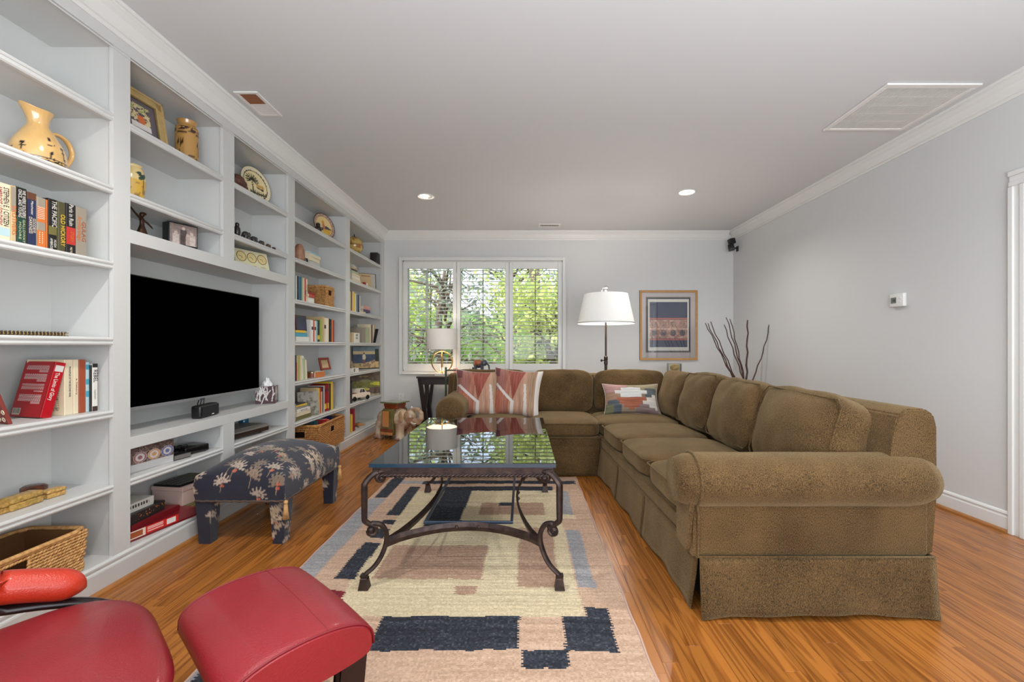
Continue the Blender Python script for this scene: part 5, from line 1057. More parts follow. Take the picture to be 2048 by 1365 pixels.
for (x0,x1,s) in ((-.70,.062,1),(.072,.70,2),(.71,1.42,3)):
    o=cush('back_cushion',((x0+x1)/2,4.585,.648),(x1-x0,.2,.415),rot=(R(-12),0,0),p=5.5,by=.035,bz=.01,wr=.12,seed=40+s)
# arms
def arm_roll(c0,c1,r,axis,name='arm'):
    bm=NB(); n=28; N=22; A=Vector(c0);B=Vector(c1); d=(B-A).normalized(); up=Vector((0,0,1)); s=d.cross(up)
    rings=[]
    for i in range(N+1):
        t=i/N; e=min(t,1-t)*N
        k=1 if e>=2 else (.80 if e==0 else .95)
        p=A.lerp(B,t); wv=.004*math.sin(t*17)
        rings.append([bm.verts.new(p+s*math.cos(2*PI*j/n)*r*k*(1.04+wv)+up*math.sin(2*PI*j/n)*r*k*(.97+wv)) for j in range(n)])
    for a,b in zip(rings,rings[1:]):
        for j in range(n): bm.faces.new((a[j],a[(j+1)%n],b[(j+1)%n],b[j]))
    bm.faces.new(rings[0][::-1]); bm.faces.new(rings[-1]); return bm
# near arm
bm=arm_roll((.625,1.895,.548),(1.668,1.895,.548),.112,'x')
a1=wobj('arm',bm,fb,sofa,smooth=True)
bm=bbox(.702,1.655,1.85,2.02,.24,.56,bev=.02,seg=3); wobj('arm_side',bm,fb,sofa,smooth='auto')
bm=NB(); prism(bm,[(1.845,.25),(1.845,.45),(1.80,.50),(1.79,.56),(1.815,.62),(1.87,.65),(1.93,.645),(1.985,.60),(2.0,.55),(2.0,.25)],'x',.668,.715); bmesh.ops.bevel(bm,geom=[e for e in bm.edges if abs(e.verts[0].co.x-.668)<1e-4 and abs(e.verts[1].co.x-.668)<1e-4],offset=.018,segments=4,affect='EDGES'); wobj('arm_front',bm,fb,sofa,smooth='auto')
def aw(pts,par): 
    bm=NB(); tube(bm,pts,.0045,6); bmesh.ops.translate(bm,vec=-Vector(sofa.location),verts=bm.verts[:]); o=obj('piping',bm,fb,sofa,smooth=True); o.parent=par
aw([(.708,1.842,.25),(.708,1.838,.42)]+[(.70,1.895+.118*math.sin(a),.548-.112*math.cos(a)) for a in np.linspace(-.6,-PI-.6,16)],a1)
aw([(.70,1.838,.248),(1.66,1.838,.248)],a1)
# far left arm
bm=arm_roll((-.625,3.845,.552),(-.625,4.72,.552),.122,'y'); a2=wobj('arm',bm,fb,sofa,smooth=True)
wobj('arm_side',bbox(-.745,-.52,3.87,4.8,.24,.56,bev=.02,seg=3),fb,sofa,smooth='auto')
bm=NB(); lathe(bm,[(0,-.004),(.07,-.004),(.098,.0),(.104,.01)],24); bmesh.ops.transform(bm,matrix=Matrix.Translation((-.625,3.848,.552))@Matrix.Rotation(R(-90),4,'X'),verts=bm.verts[:]); wobj('arm_front',bm,fb,sofa,smooth=True)
# ---------------------------------------------------------------- throw pillows
def pillow(name,label,loc,rot,w,h,th,fn,group=None,nx=90,ny=90,trim=None):
    t=thing(name,label,'pillow',loc,rot,group)
    def shp(sgn):
        def f(V):
            u=V[:,0]/(w/2); v=V[:,1]/(h/2); V=V.copy()
            ea=(1-np.abs(u)**3.2).clip(0)*(1-np.abs(v)**3.2).clip(0)
            V[:,2]=sgn*th/2*ea**.55
            V[:,0]*=1-.10*(1-v**2)*np.abs(u)**2; V[:,1]*=1-.11*(1-u**2)*np.abs(v)**2
            V[:,2]+=.006*np.sin(V[:,0]*31+V[:,1]*13)*ea
            # pinched ears at the top corners
            return V
        return f
    a=painted('front_cover',w,h,nx,ny,fn,printmatte,t,shape=shp(1)); a.data.shade_smooth()
    b=painted('back_cover',w,h,30,30,lambda u,v: base(u,(206,196,184)),printmatte,t,shape=shp(-1)); b.data.shade_smooth()
    pts=[]
    for (p,q) in (((-1,-1),(1,-1)),((1,-1),(1,1)),((1,1),(-1,1)),((-1,1),(-1,-1))):
        for k in range(14):
            s=k/14; u=p[0]+(q[0]-p[0])*s; v=p[1]+(q[1]-p[1])*s; pts.append((u*w/2*(1-.10*(1-v*v)*u*u),v*h/2*(1-.11*(1-u*u)*v*v),0))
    bm=NB(); tube(bm,pts,.003,6,closed=True); obj('piping',bm,mat('cream_piping',(206,196,184),.9),t,smooth=True); return t
def redpil(u,v):
    n=fbm(u*26,v*2,2,4); c=base(u,(196,142,112))
    c=put(c,u<.42,(184,108,84)); c=put(c,(u<.3)&(v>.5),(170,104,90)); c=put(c,(u<.25)&(v<.5),(196,104,74))
    tri=(v>.33)&(np.abs(u-.5-.06*(v-.33))<(v-.33)*.30); c=put(c,tri,(166,76,60)); c=put(c,(u<.14)&(v>.8),(128,66,66))
    c=put(c,(u>.78)&(v>.5),(192,150,116)); c=put(c,(u>.86),(178,138,104))
    w1=(v<.66)&(v>.3)&(np.abs(u-(.5-(v-.3)*1.28))<.045); w2=(v<=.32)&(np.abs(u-.5)<.038); w3=(v<.68)&(np.abs(u-(.80-.10*v*v*1.2))<.03*(1.2-v)+.008)
    c=put(c,w1|w2|w3,(222,212,202)); k=~(w1|w2|w3); c[k]+=(n[k][:,None]-.5)*60; return np.clip(mute(c),0,255)
def redpil2(u,v):
    c=redpil(np.clip(u*1.12,0,1),v); c=put(c,u>.90+.0*v,(216,208,200)); return c
pillow('throw_pillow','red and tan geometric pillow nearest the left sofa arm',(-.42,4.30,.652),(R(76),R(3),R(3)),.45,.45,.20,redpil,'geometric red pillows')
pillow('throw_pillow','red and tan geometric pillow with white right edge, overlapping the other',(-.06,4.28,.658),(R(77),R(5),R(-5)),.46,.46,.20,redpil2,'geometric red pillows')
def kil(u,v):
    n=fbm(u*2,v*30,2,6); c=base(u,(160,132,104)); st=lambda x: np.round(x*9)/9
    a=np.abs(st(u-.5)); b=st(v)
    c=put(c,v>.62,(168,150,110)); c=put(c,(u<.42)&(v>.62),(196,140,132)); c=put(c,(v<.66)&(u<.28),(176,130,96)); c=put(c,(v<.42)&(u<.3)&(u>.04),(84,94,104)); c=put(c,(v<.28)&(u<.16),(110,112,72)); c=put(c,(v>.5)&(v<.8)&(u>.74),(98,106,108)); c=put(c,(v<.35)&(u>.55),(150,120,116))
    c=put(c,(np.abs(u-.48)<.28-np.abs(b-.42)*.75)&(v<.55)&(v>.1),(190,96,62))
    c=put(c,(np.abs(u-.48)<.30-np.abs(b-.66)*1.1)&(v>.5)&(v<.84),(226,222,216)); c=put(c,(u>.66+np.abs(b-.35)*1.0)&(u<.95)&(v>.1)&(v<.58),(222,212,198))
    c=put(c,(u>.95),(176,146,112)); return np.clip(mute(c,.25,.9)+(n[:,None]-.5)*50,0,255)
pillow('lumbar_pillow','oblong kilim pillow with stepped white, orange and slate motifs in the sofa corner',(1.02,4.29,.60),(R(64),0,R(-2)),.53,.31,.13,kil,None,110,70)
# ================================================================ RUG
RX0,RX1,RY0,RY1=-1.10,.44,1.37,3.81
def rug():
    t=thing('area_rug','flat woven rug of tan, cream, black and grey blocks under the glass coffee table','rug',((RX0+RX1)/2,(RY0+RY1)/2,0))
    cx,cy=t.location.x,t.location.y; W=RX1-RX0; Hh=RY1-RY0; nx,ny=200,330
    def fn(u,v):
        x=RX0+u*W; y=RY0+v*Hh
        j=np.random.default_rng(5); x=x+.004*np.where((np.floor(y/.0085).astype(int)%2)==0,1,-1)+.003*np.sin(y*9); y=y+.004*np.sin(x*22)+.003*np.sin(x*61)
        c=base(u,(208,174,148)); TAN=(208,174,148);BK=(44,48,58);CR=(222,204,168);MV=(182,148,124);GR=(162,160,162)
        def r(x0,x1,y0,y1,col): put(c,(x>x0)&(x<x1)&(y>y0)&(y<y1),col)
        r(-1.2,-.985,1.3,3.27,GR); r(-.80,.245,1.84,3.44,CR); r(-.62,.245,3.40,3.46,CR); r(-1.0,-.80,3.62,3.70,GR)
        r(-.71,-.19,2.137,2.50,MV); r(-.285,.143,2.956,3.188,MV); r(-.165,-.068,3.12,3.188,BK); r(-.024,.17,2.07,2.743,MV); r(-.308,-.211,2.005,2.073,MV); r(.245,.34,2.885,2.956,CR); r(.252,.33,2.956,3.44,GR); r(.252,.333,2.065,2.71,GR)
        r(-1.075,-.98,3.281,3.80,BK); r(-.882,-.796,2.944,3.547,BK); r(-.88,-.793,2.80,2.869,BK); r(-.875,-.80,2.597,2.73,BK); r(-.885,-.79,2.137,2.534,BK)
        r(-.80,.42,3.615,3.70,BK); r(-.65,.228,3.445,3.547,BK); r(-.60,-.39,2.769,3.45,BK); r(-.567,-.016,1.637,1.84,BK); r(-.002,.16,1.545,1.637,BK); r(.157,.347,1.627,1.84,BK); r(.255,.347,1.83,1.907,BK); r(-.92,-.787,1.95,2.037,(120,24,34)); r(-1.08,-.98,1.45,1.63,BK)
        n=fbm(x*2+9,y*60,1,7); n2=np.random.default_rng(9).random(len(u)); c=c+(n[:,None]-.5)*34+(n2[:,None]-.5)*26; dk=(c.sum(1)<210); c[dk]+=(np.random.default_rng(2).random(dk.sum())>.86)[:,None]*26
        return np.clip(c,0,255)
    def shp(V): V=V.copy(); V[:,2]=.006+.0014*np.sin(V[:,1]*240)*.4+.0016*np.sin(V[:,1]*7+V[:,0]*5); return V
    painted('woven_top',W,Hh,nx,ny,fn,mat('rug_weave',rough=.95,attr='print',bump=.55,bs=330,kind='voronoi'),t,shape=shp)
    bm=NB(); box(bm,-W/2+.001,W/2-.001,-Hh/2+.001,Hh/2-.001,.0005,.0038); obj('backing',bm,mat('rug_back',(150,126,110),.95),t)
    bm=NB()
    for sx in (-1,1): tube(bm,[(sx*W/2+.002*math.sin(k*.9),-Hh/2+Hh*k/60,.005) for k in range(61)],.005,6)
    for k in range(154):
        for sy in (-1,1): x=-W/2+.005+k*.01; tube(bm,[(x,sy*Hh/2,.004),(x+random.uniform(-.004,.004),sy*(Hh/2+.012+random.random()*.008),.002)],.0012,3)
    o=obj('selvedge_and_fringe',bm,mat('rug_edge',(196,164,150),.95),t); o['kind']='stuff'
rug()
# ================================================================ COFFEE TABLE
iron=mat('wrought_iron',(72,56,50),.42,metal=.55,var=.35,vs=30,bump=.15,bs=80,c2=(44,34,34))
ct=thing('coffee_table','rectangular glass coffee table on bronze wrought-iron scroll legs','coffee table',(-.275,2.735,.008))
GZ=.557; gx,gy=.425,.668
gm=thin_glass('table_glass',(.93,.965,.965),1,2.0); ge=mat('glass_edge',(30,58,74),.08,spec=.8,coat=.5)
def glasstop():
    bm=NB(); box(bm,-gx,gx,-gy,gy,GZ-.017,GZ); o=obj('glass_top',bm,gm,ct); o.data.materials.append(ge)
    for f in o.data.polygons:
        if abs(f.normal.z)<.5: f.material_index=1
glasstop()
bm=NB()
for a in ((-gx+.012,gx-.012,-gy+.012,-gy+.024),(-gx+.012,gx-.012,gy-.024,gy-.012),(-gx+.012,-gx+.024,-gy+.024,gy-.024),(gx-.024,gx-.012,-gy+.024,gy-.024)): box(bm,*a,GZ-.05,GZ-.018)
obj('apron',bm,iron,ct)
def rope(p,q,r,n):
    bm=NB(); p=Vector(p);q=Vector(q); d=(q-p); s=d.normalized().cross(Vector((0,0,1)))
    for ph in (0,PI): tube(bm,[p+d*(k/n)+s*(r*.55*math.cos(k*.9+ph))+Vector((0,0,r*.55*math.sin(k*.9+ph))) for k in range(n+1)],r*.62,6)
    return bm
for p,q,n in (((-gx+.01,-gy+.01,GZ-.057),(gx-.01,-gy+.01,GZ-.057),150),((-gx+.01,gy-.01,GZ-.057),(gx-.01,gy-.01,GZ-.057),150),((-gx+.01,-gy+.01,GZ-.057),(-gx+.01,gy-.01,GZ-.057),230),((gx-.01,-gy+.01,GZ-.057),(gx-.01,gy-.01,GZ-.057),230)):
    obj('rope_trim',rope(p,q,.0075,n),iron,ct,smooth=True)
LEG=[(.070,.472),(.060,.480),(.055,.492),(.062,.503),(.076,.506),(.088,.497),(.092,.482),(.086,.466),(.070,.458),(.052,.462),(.040,.478)]
C1=[(.092,.490),(.084,.510),(.060,.518),(.030,.506),(.004,.475),(-.014,.435),(-.022,.39),(-.018,.345),(-.002,.308),(.022,.283),(.050,.266)]
S1=[(.012,.256),(.018,.240),(.034,.236),(.044,.250),(.040,.268),(.026,.280),(.034,.286),(.060,.276),(.078,.25),(.086,.215),(.080,.17),(.060,.12),(.034,.085),(.004,.062),(.0,.045)]
def leg(sx,sy):
    def M_(pts): 
        q=smoothprof(pts,len(pts)*4); return [Vector((sx*(.440-r),sy*(.683-r*.55),z)) for r,z in q]
    bm=NB()
    a=M_(C1); tube(bm,a,[.0135+.006*math.sin(PI*i/len(a)) for i in range(len(a))],8,flat=(1.0,.75))
    sp=[(.066+(.026-.0085*k/6)*math.cos(k*.55+.3)*1.0,.487+(.026-.0085*k/6)*math.sin(k*.55+.3)) for k in range(0,16)]
    tube(bm,[Vector((sx*(.440-r),sy*(.683-r*.55),z)) for r,z in sp],[.011-.0003*k for k in range(16)],8)
    ball(bm,(sx*(.440-.066),sy*(.683-.036),.487),.017,1,1,1,12)
    b=M_(S1); tube(bm,b,[.011+.004*math.sin(PI*i/len(b)) for i in range(len(b))],8,flat=(1,.8))
    ball(bm,(sx*(.440-.024),sy*(.683-.013),.258),.018,1,1,1,12)
    # square bell foot
    for (w0,w1,z0,z1) in ((.017,.013,.062,.05),(.013,.017,.05,.046),(.015,.0225,.046,.0)):
        c=(sx*.440,sy*.683); vs_=[bm.verts.new((c[0]+i*w0,c[1]+j*w0,z0)) for i,j in ((-1,-1),(1,-1),(1,1),(-1,1))]+[bm.verts.new((c[0]+i*w1,c[1]+j*w1,z1)) for i,j in ((-1,-1),(1,-1),(1,1),(-1,1))]
        for f in ((0,1,2,3),(4,5,6,7),(0,1,5,4),(1,2,6,5),(2,3,7,6),(3,0,4,7)): bm.faces.new([vs_[i] for i in f])
    bar(bm,(sx*.395,sy*.655,.53),(sx*.395,sy*.655,GZ-.048),.03,.03)
    obj('leg',bm,iron,ct,smooth='auto')
for sx in (-1,1):
    for sy in (-1,1): leg(sx,sy)
fx,fy,fz=.225,.45,.195
def arc(p,q,bulge,n=14):
    pts=[]; p=Vector(p);q=Vector(q);b=Vector(bulge)
    for k in range(n+1): t=k/n; pts.append(p.lerp(q,t)+b*(math.sin(PI*t)**.75))
    return pts
for (p,q,b) in (((-.36,-.635,fz-.012),(.36,-.635,fz-.012),(0,.165,.012)),((-.36,.635,fz-.012),(.36,.635,fz-.012),(0,-.165,.012)),((-.36,-.625,fz-.012),(-.36,.625,fz-.012),(.12,0,.012)),((.36,-.625,fz-.012),(.36,.625,fz-.012),(-.12,0,.012))):
    bm=NB(); tube(bm,arc(p,q,b),.013,4,flat=(.5,1.7)); m_=Vector(p).lerp(Vector(q),.5)+Vector(b)
    for s in (-.055,.055):
        d=(Vector(q)-Vector(p)).normalized(); c=m_+d*s-Vector(b).normalized()*.006; ball(bm,c,.011,1,1,1,8)
    obj('stretcher',bm,iron,ct)
bm=NB()
blu=mat('steel_frame',(70,84,104),.3,metal=.6)
for a in ((-fx,fx,-fy,-fy+.014),(-fx,fx,fy-.014,fy),(-fx,-fx+.014,-fy+.014,fy-.014),(fx-.014,fx,-fy+.014,fy-.014)): box(bm,*a,fz+.002,fz+.016,bev=.002)
obj('shelf_frame',bm,blu,ct)
# ================================================================ FLORAL FOOTSTOOL
def flower_cols(P,scale=1,seed=3,n=26,lim=(0,1,0,1)):
    r=random.Random(seed); c=base(P[:,0],(24,25,42)); nn=fbm(P[:,0]*6+4,P[:,1]*6+4,3,seed); c=c+(nn[:,None]-.5)*14
    tones=[(168,146,120),(150,126,104),(186,168,150),(124,108,92),(176,156,140)]
    for k in range(n):
        x=r.uniform(lim[0],lim[1]); y=r.uniform(lim[2],lim[3]); rot=r.uniform(-.5,.5)+PI/2; L_=.04*scale*r.uniform(.8,1.6); kind=r.random(); col=tones[r.randrange(5)]
        m=(np.abs(P[:,0]-x)<L_*2.2)&(np.abs(P[:,1]-y)<L_*2.2)
        if not m.any(): continue
        Q=P[m]-np.array([x,y]); out=np.zeros(len(Q),bool); 
        for j in range(7):
            a=rot+(j-3)*.5; d=np.array([math.cos(a),math.sin(a)]); s=Q@d; w_=np.abs(Q@np.array([-d[1],d[0]])); 
            out|=(s>0)&(s<L_*1.5)&(w_<L_*.17*np.sin(np.clip(s/(L_*1.5),0,1)*PI)**.7*(1+.5*np.sin(s*300)))
        idx=np.where(m)[0]; c[idx[out]]=np.array(col)*r.uniform(.85,1.1)
        if kind>.5:
            rr=np.hypot(Q[:,0]*1.3,(Q[:,1]+L_*.5)*2)<L_*.45; c[idx[rr]]=(178,84,58)
        st=(np.abs(Q[:,0]-.15*Q[:,1]+.002)<.002)&(Q[:,1]<0)&(Q[:,1]>-L_*1.6); c[idx[st]]=(150,128,104)
    return np.clip(c,0,255)
st=thing('footstool','upholstered rectangular footstool in navy fabric with palms and birds, corner tassels','footstool',(-1.565,2.885,0))
tapes=mat('tapestry',rough=.85,attr='print',bump=.25,bs=300,sheen=.2)
def seatmesh():
    hx,hy=.245,.37; n1,n2=170,220; bm=NB()
    bmesh.ops.create_cube(bm,size=2); 
    bm.clear()
    # top sheet wrapped down the sides
    V=[];F=[]; us=np.linspace(-1.28,1.28,n1); vs_=np.linspace(-1.2,1.2,n2)
    for v in vs_:
        for u in us:
            cu=max(-1,min(1,u)); cv=max(-1,min(1,v)); du=max(0,abs(u)-1)/.28; dv=max(0,abs(v)-1)/.2
            # superellipse inset
            x=hx*cu; y=hy*cv
            z=.395+.095*(1-abs(cu)**2.4)**.9*(1-abs(cv)**2.6)**.9+.0
            edge=max(abs(cu),abs(cv)); k=(edge**14); z-=.012*k
            d=max(du,dv)
            if du>0 and dv>0: d=max(du,dv)
            z-=d*.14; fl=.008*math.sin(d*PI)
            x+=math.copysign(fl,u) if du>0 else 0; y+=math.copysign(fl,v) if dv>0 else 0
            V.append((x,y,z))
    for j in range(n2-1):
        for i in range(n1-1): a=j*n1+i; F.append((a,a+1,a+n1+1,a+n1))
    me=bpy.data.meshes.new('seat'); me.from_pydata(V,[],F); o=link('seat',me,tapes,st,smooth=True)
    arc=lambda q,h,o: (math.copysign(1,q)*(h*min(1,abs(q))+max(0,abs(q)-1)/o*.14))
    U=np.array([(arc(u,hx,.28),arc(v,hy,.2)) for v in vs_ for u in us]); 
    # sides: unwrap so motifs are upright there
    c=flower_cols(U+.6,.66,8,95,(.20,1.0,.08,1.12))/255; c=np.where(c<=.04045,c/12.92,((c+.055)/1.055)**2.4)
    at=me.color_attributes.new('print','FLOAT_COLOR','POINT'); cc=np.ones((len(V),4),np.float32); cc[:,:3]=c; at.data.foreach_set('color',cc.ravel())
    bm=bbox(-hx+.01,hx-.01,-hy+.01,hy-.01,.245,.262); obj('underside',bm,mat('navy_lining',(26,26,38),.9),st)
    cord=[]
    for a,b in (((-1,-1),(1,-1)),((1,-1),(1,1)),((1,1),(-1,1)),((-1,1),(-1,-1))):
        for k in range(30): s=k/30; cord.append(((a[0]+(b[0]-a[0])*s)*hx,(a[1]+(b[1]-a[1])*s)*hy,.243+.002*math.sin(k*2)))
    bm=NB(); tube(bm,cord,.006,6,closed=True); obj('cord_trim',bm,mat('cord_brown',(96,76,66),.8,var=.4,vs=120),st,smooth=True)
seatmesh()
for sx in (-1,1):
    for sy in (-1,1):
        V=[];n=10
        bm=NB(); cx,cy=sx*.205,sy*.325
        rings=[]
        for j in range(26):
            t=j/25; z_=.25*(1-t); w_=.044*(1-t)+.031*t; rings.append([bm.verts.new((cx+a*w_,cy+b*w_,z_)) for a,b in [(-1,-1),(-.33,-1),(.33,-1),(1,-1),(1,-.33),(1,.33),(1,1),(.33,1),(-.33,1),(-1,1),(-1,.33),(-1,-.33)]])
        for p,q in zip(rings,rings[1:]):
            for i in range(12): bm.faces.new((p[i],p[(i+1)%12],q[(i+1)%12],q[i]))
        bm.faces.new(rings[-1]); bmesh.ops.subdivide_edges(bm,edges=[e for e in bm.edges if abs(e.verts[0].co.z-e.verts[1].co.z)<1e-5 and len(e.link_faces)==2],cuts=3,use_grid_fill=True)
        o=obj('leg',bm,tapes,st,smooth='auto'); jugpaint(o,lambda co: flower_cols(np.stack([(co[:,0]-cx)+(co[:,1]-cy)*.8+.3+sx*.2+sy*.1,co[:,2]+.2],1),.5,9+sx+2*sy,34,(0,.7,.2,.48)))
        if sx>0 or sy<0:
            bm=NB(); tx,ty=sx*.262,sy*(.385 if sy<0 else .35)
            if sx<0: continue
            for k in range(16): a=k/16*2*PI; tube(bm,[(tx+.006*math.cos(a),ty+.006*math.sin(a),.235),(tx+.015*math.cos(a),ty+.015*math.sin(a),.15)],.0025,4)
            ball(bm,(tx,ty,.242),.012); obj('tassel',bm,mat('tassel_gold',(206,160,104),.8,var=.3,vs=90),st,smooth=True)
# ================================================================ ELEPHANT GARDEN STOOL
cer=mat('glazed_ceramic',rough=.2,attr='print',coat=.4)
ep=thing('elephant_stool','glazed ceramic elephant garden stool with raised trunk and green saddle seat','garden stool',(-1.53,5.47,0),(0,0,R(-24)))
def meta(name,parts,m,T,vox=.006,tub=()):
    bm=NB()
    for p in parts: ball(bm,Vector(p[0]),p[1],*(p[2:5] if len(p)>4 else (1,1,1)),seg=16)
    for pts,rad in tub: tube(bm,pts,rad,10)
    o=obj(name,bm,m,T,smooth=True); md=o.modifiers.new('r','REMESH'); md.mode='VOXEL'; md.voxel_size=vox; md.use_smooth_shade=True
    md2=o.modifiers.new('s','SMOOTH'); md2.iterations=4; return o
def cerm(name,c,c2,v=.5,vs=9): return mat(name,c,.2,var=v,vs=vs,c2=c2,coat=.4)
ivory=cerm('ivory_glaze',(222,206,178),(150,98,66)); 
meta('body',[((0,0,.24),.15,1.25,.85,.9),((-.14,0,.22),.12,.8,.9,1.05),((.12,0,.22),.11,.8,.9,1.05)],ivory,ep,tub=[([(-.165,-.075,.2),(-.175,-.08,.1),(-.18,-.085,.0)],[.06,.05,.055]),([(-.165,.075,.2),(-.175,.08,.1),(-.18,.085,.0)],[.06,.05,.055]),([(.12,-.07,.2),(.125,-.075,.1),(.13,-.08,.0)],[.062,.052,.056]),([(.12,.07,.2),(.125,.075,.1),(.13,.08,.0)],[.062,.052,.056]),([(-.22,0,.3),(-.27,0,.24),(-.275,0,.17)],[.02,.014,.01])])
for (x,y) in ((-.18,-.085),(.13,-.08)):
    bm=NB()
    for k in (-1,0,1): ball(bm,(x+.022*k,y-.05,.018),.012,1,.6,1,8)
    obj('toenails',bm,cerm('nail_glaze',(176,140,130),(140,100,90)),ep,smooth=True)
green=cerm('saddle_green',(128,116,66),(96,90,48)); orange=cerm('saddle_orange',(196,120,54),(226,170,110),1,120); rust=cerm('rust_glaze',(150,70,36),(110,48,26))
bm=NB(); prism(bm,[(-.105,.055),(.075,.055),(.07,.36),(-.10,.36)],'y',-.145,.145); bmesh.ops.bevel(bm,geom=bm.edges[:],offset=.018,segments=3,affect='EDGES'); obj('saddle_cloth',bm,green,ep,smooth='auto')
for s in (-1,1): 
    bm=bbox(-.075,.02,-.1505 if s<0 else .146,-.146 if s<0 else .1505,.15,.335,bev=.002); obj('cloth_panel',bm,orange,ep)
    bm=NB()
    for k in range(10): box(bm,-.102+k*.0178,-.09+k*.0178,(-.152 if s<0 else .142),(-.142 if s<0 else .152),.055,.088,bev=.003)
    obj('cloth_fringe',bm,orange,ep)
    bm=bbox(-.106,.076,-.149 if s<0 else .1455,-.1455 if s<0 else .149,.092,.128,bev=.002); obj('cloth_band',bm,rust,ep)
bm=NB()
for (a,b,z0,z1) in ((.085,.12,.355,.385),(.09,.12,.385,.425)): prism(bm,[(-a-.0,z0),(a,z0),(b if False else a,z1),(-a,z1)],'y',-a,a)
bmesh.ops.translate(bm,vec=(-.012,0,0),verts=bm.verts[:]); obj('seat_pedestal',bm,rust,ep)
bm=NB(); prism(bm,[(-.125,.437),(-.13,.425),(-.1,.42),(.1,.42),(.13,.425),(.125,.437)],'y',-.115,.115); bmesh.ops.translate(bm,vec=(-.012,0,0),verts=bm.verts[:]); obj('seat_top',bm,cerm('seat_green',(120,124,84),(90,92,60)),ep)
meta('head',[((.215,0,.265),.085,1,.95,1),((.26,0,.225),.055,1,.9,.9)],ivory,ep,.005,tub=[([(.27,0,.215),(.33,-.0,.21),(.37,0,.255),(.37,0,.315),(.33,0,.355),(.27,0,.36),(.235,0,.35)],[.042,.038,.035,.031,.028,.022,.02])])
for s in (-1,1):
    bm=NB(); ball(bm,(.165,s*.105,.28),.065,.75,.22,1.1,16,rot=Matrix.Rotation(R(s*18),3,'Z')); obj('ear',bm,cerm('ear_glaze',(232,206,164),(206,170,130)),ep,smooth=True)
    bm=NB(); tube(bm,[(.26,s*.045,.21),(.30,s*.05,.19),(.335,s*.05,.2)],[.014,.011,.004],8); obj('tusk',bm,cerm('tusk_glaze',(236,226,206),(226,210,190)),ep,smooth=True)
bm=NB(); ball(bm,(.235,-.0,.375),.014); obj('headpiece',bm,mat('white_bead',(220,220,224),.2),ep,smooth=True)
basket('wicker_basket','low brown wicker basket of dark things behind the elephant stool',(-1.18,5.78,.001),0,.3,.26,.13,'',8,m=mat('wicker_dark',(120,88,74),.6,var=.5,vs=40,c2=(70,48,42)))
t=thing('cloth_bundle','dark navy bundle inside the low wicker basket','cloth',(-1.18,5.78,.012)); o=obj('bundle',soft(.24,.2,.15,3,.0,n=8,wr=.3),mat('navy_cloth',(40,46,62),.9),t,loc=(0,0,.078),smooth=True)
# ================================================================ SIDE TABLE, LAMP, METAL CHAIR
dt=thing('side_table','dark wood side table with slanted legs below the shuttered window','table',(-.86,5.86,0))
bm=bbox(-.47,.47,-.2,.2,.70,.722,bev=.003); obj('table_top',bm,darkwood,dt)
bm=NB(); box(bm,-.44,.44,-.18,-.16,.62,.70); box(bm,-.44,.44,.16,.18,.62,.70); box(bm,-.44,-.42,-.16,.16,.62,.70); box(bm,.42,.44,-.16,.16,.62,.70); obj('apron',bm,darkwood,dt)
for sx in (-1,1):
    for sy in (-1,1): bm=NB(); bar(bm,(sx*.43,sy*.17,.70),(sx*.34,sy*.12,0),.05,.045,(0,1,0)); bar(bm,(sx*.33,sy*.165,.68),(sx*.41,sy*.125,0.0),.04,.03,(0,1,0)); obj('leg',bm,darkwood,dt)
bm=bbox(-.38,.38,-.12,.12,.10,.118); obj('lower_shelf',bm,darkwood,dt)
lp=thing('table_lamp','table lamp with white drum shade and open brass sphere base by the window','lamp',(-1.035,5.82,.7225))
brass=mat('aged_brass',(176,140,82),.3,metal=.85)
bm=NB(); box(bm,-.085,.085,-.06,.06,0,.035,bev=.004); obj('base',bm,mat('marble_base',(214,206,196),.3),lp)
bm=NB()
def ring(bm,rot,r=.133,c=(0,0,.178)): 
    M_=Matrix.Rotation(R(rot[0]),3,'X')@Matrix.Rotation(R(rot[1]),3,'Z')
    tube(bm,[Vector(c)+Matrix.Rotation(R(rot[1]),3,'Z')@(Matrix.Rotation(R(rot[0]),3,'Y')@Vector((r*math.cos(a),0,r*math.sin(a)))) for a in np.linspace(0,2*PI,40,endpoint=False)],.0055,6,closed=True,flat=(1.4,.7))
ring(bm,(0,8)); ring(bm,(0,98)); ring(bm,(50,30)); ring(bm,(-50,30))
obj('sphere_frame',bm,brass,lp,smooth=True)
bm=NB(); tube(bm,[(0,0,.03),(0,0,.05)],.012,8); tube(bm,[(0,0,.30),(0,0,.42)],.006,8); obj('stem',bm,brass,lp,smooth=True)
glow=mat('warm_bulb',(255,196,120),.5,emit=6); bm=NB(); ball(bm,(0,0,.082),.016,1,1,1.5); obj('uplight_bulb',bm,glow,lp,smooth=True)
def shade(r0,r1,h,z,m,n=40,sx=1): 
    bm=NB(); lathe(bm,[(r0,z),(r1,z+h),(r1-.003,z+h),(r0-.003,z)],n,sx=sx); bm.faces.ensure_lookup_table(); return bm
def shade_mat(name,c,em):
    m=mat(name,c,.9,bump=.2,bs=500); p=m.node_tree.nodes['Principled BSDF']; n=m.node_tree.nodes; L=m.node_tree.links; tr=n.new('ShaderNodeBsdfTranslucent'); tr.inputs[0].default_value=lin(c)+(1,); mx=n.new('ShaderNodeMixShader'); mx.inputs[0].default_value=.09
    L.new(p.outputs[0],mx.inputs[1]); L.new(tr.outputs[0],mx.inputs[2]); L.new(mx.outputs[0],n['Material Output'].inputs[0]); return m
shm=shade_mat('linen_shade',(236,232,226),0); obj('lamp_shade',shade(.195,.195,.26,.338,shm),shm,lp,smooth='auto')
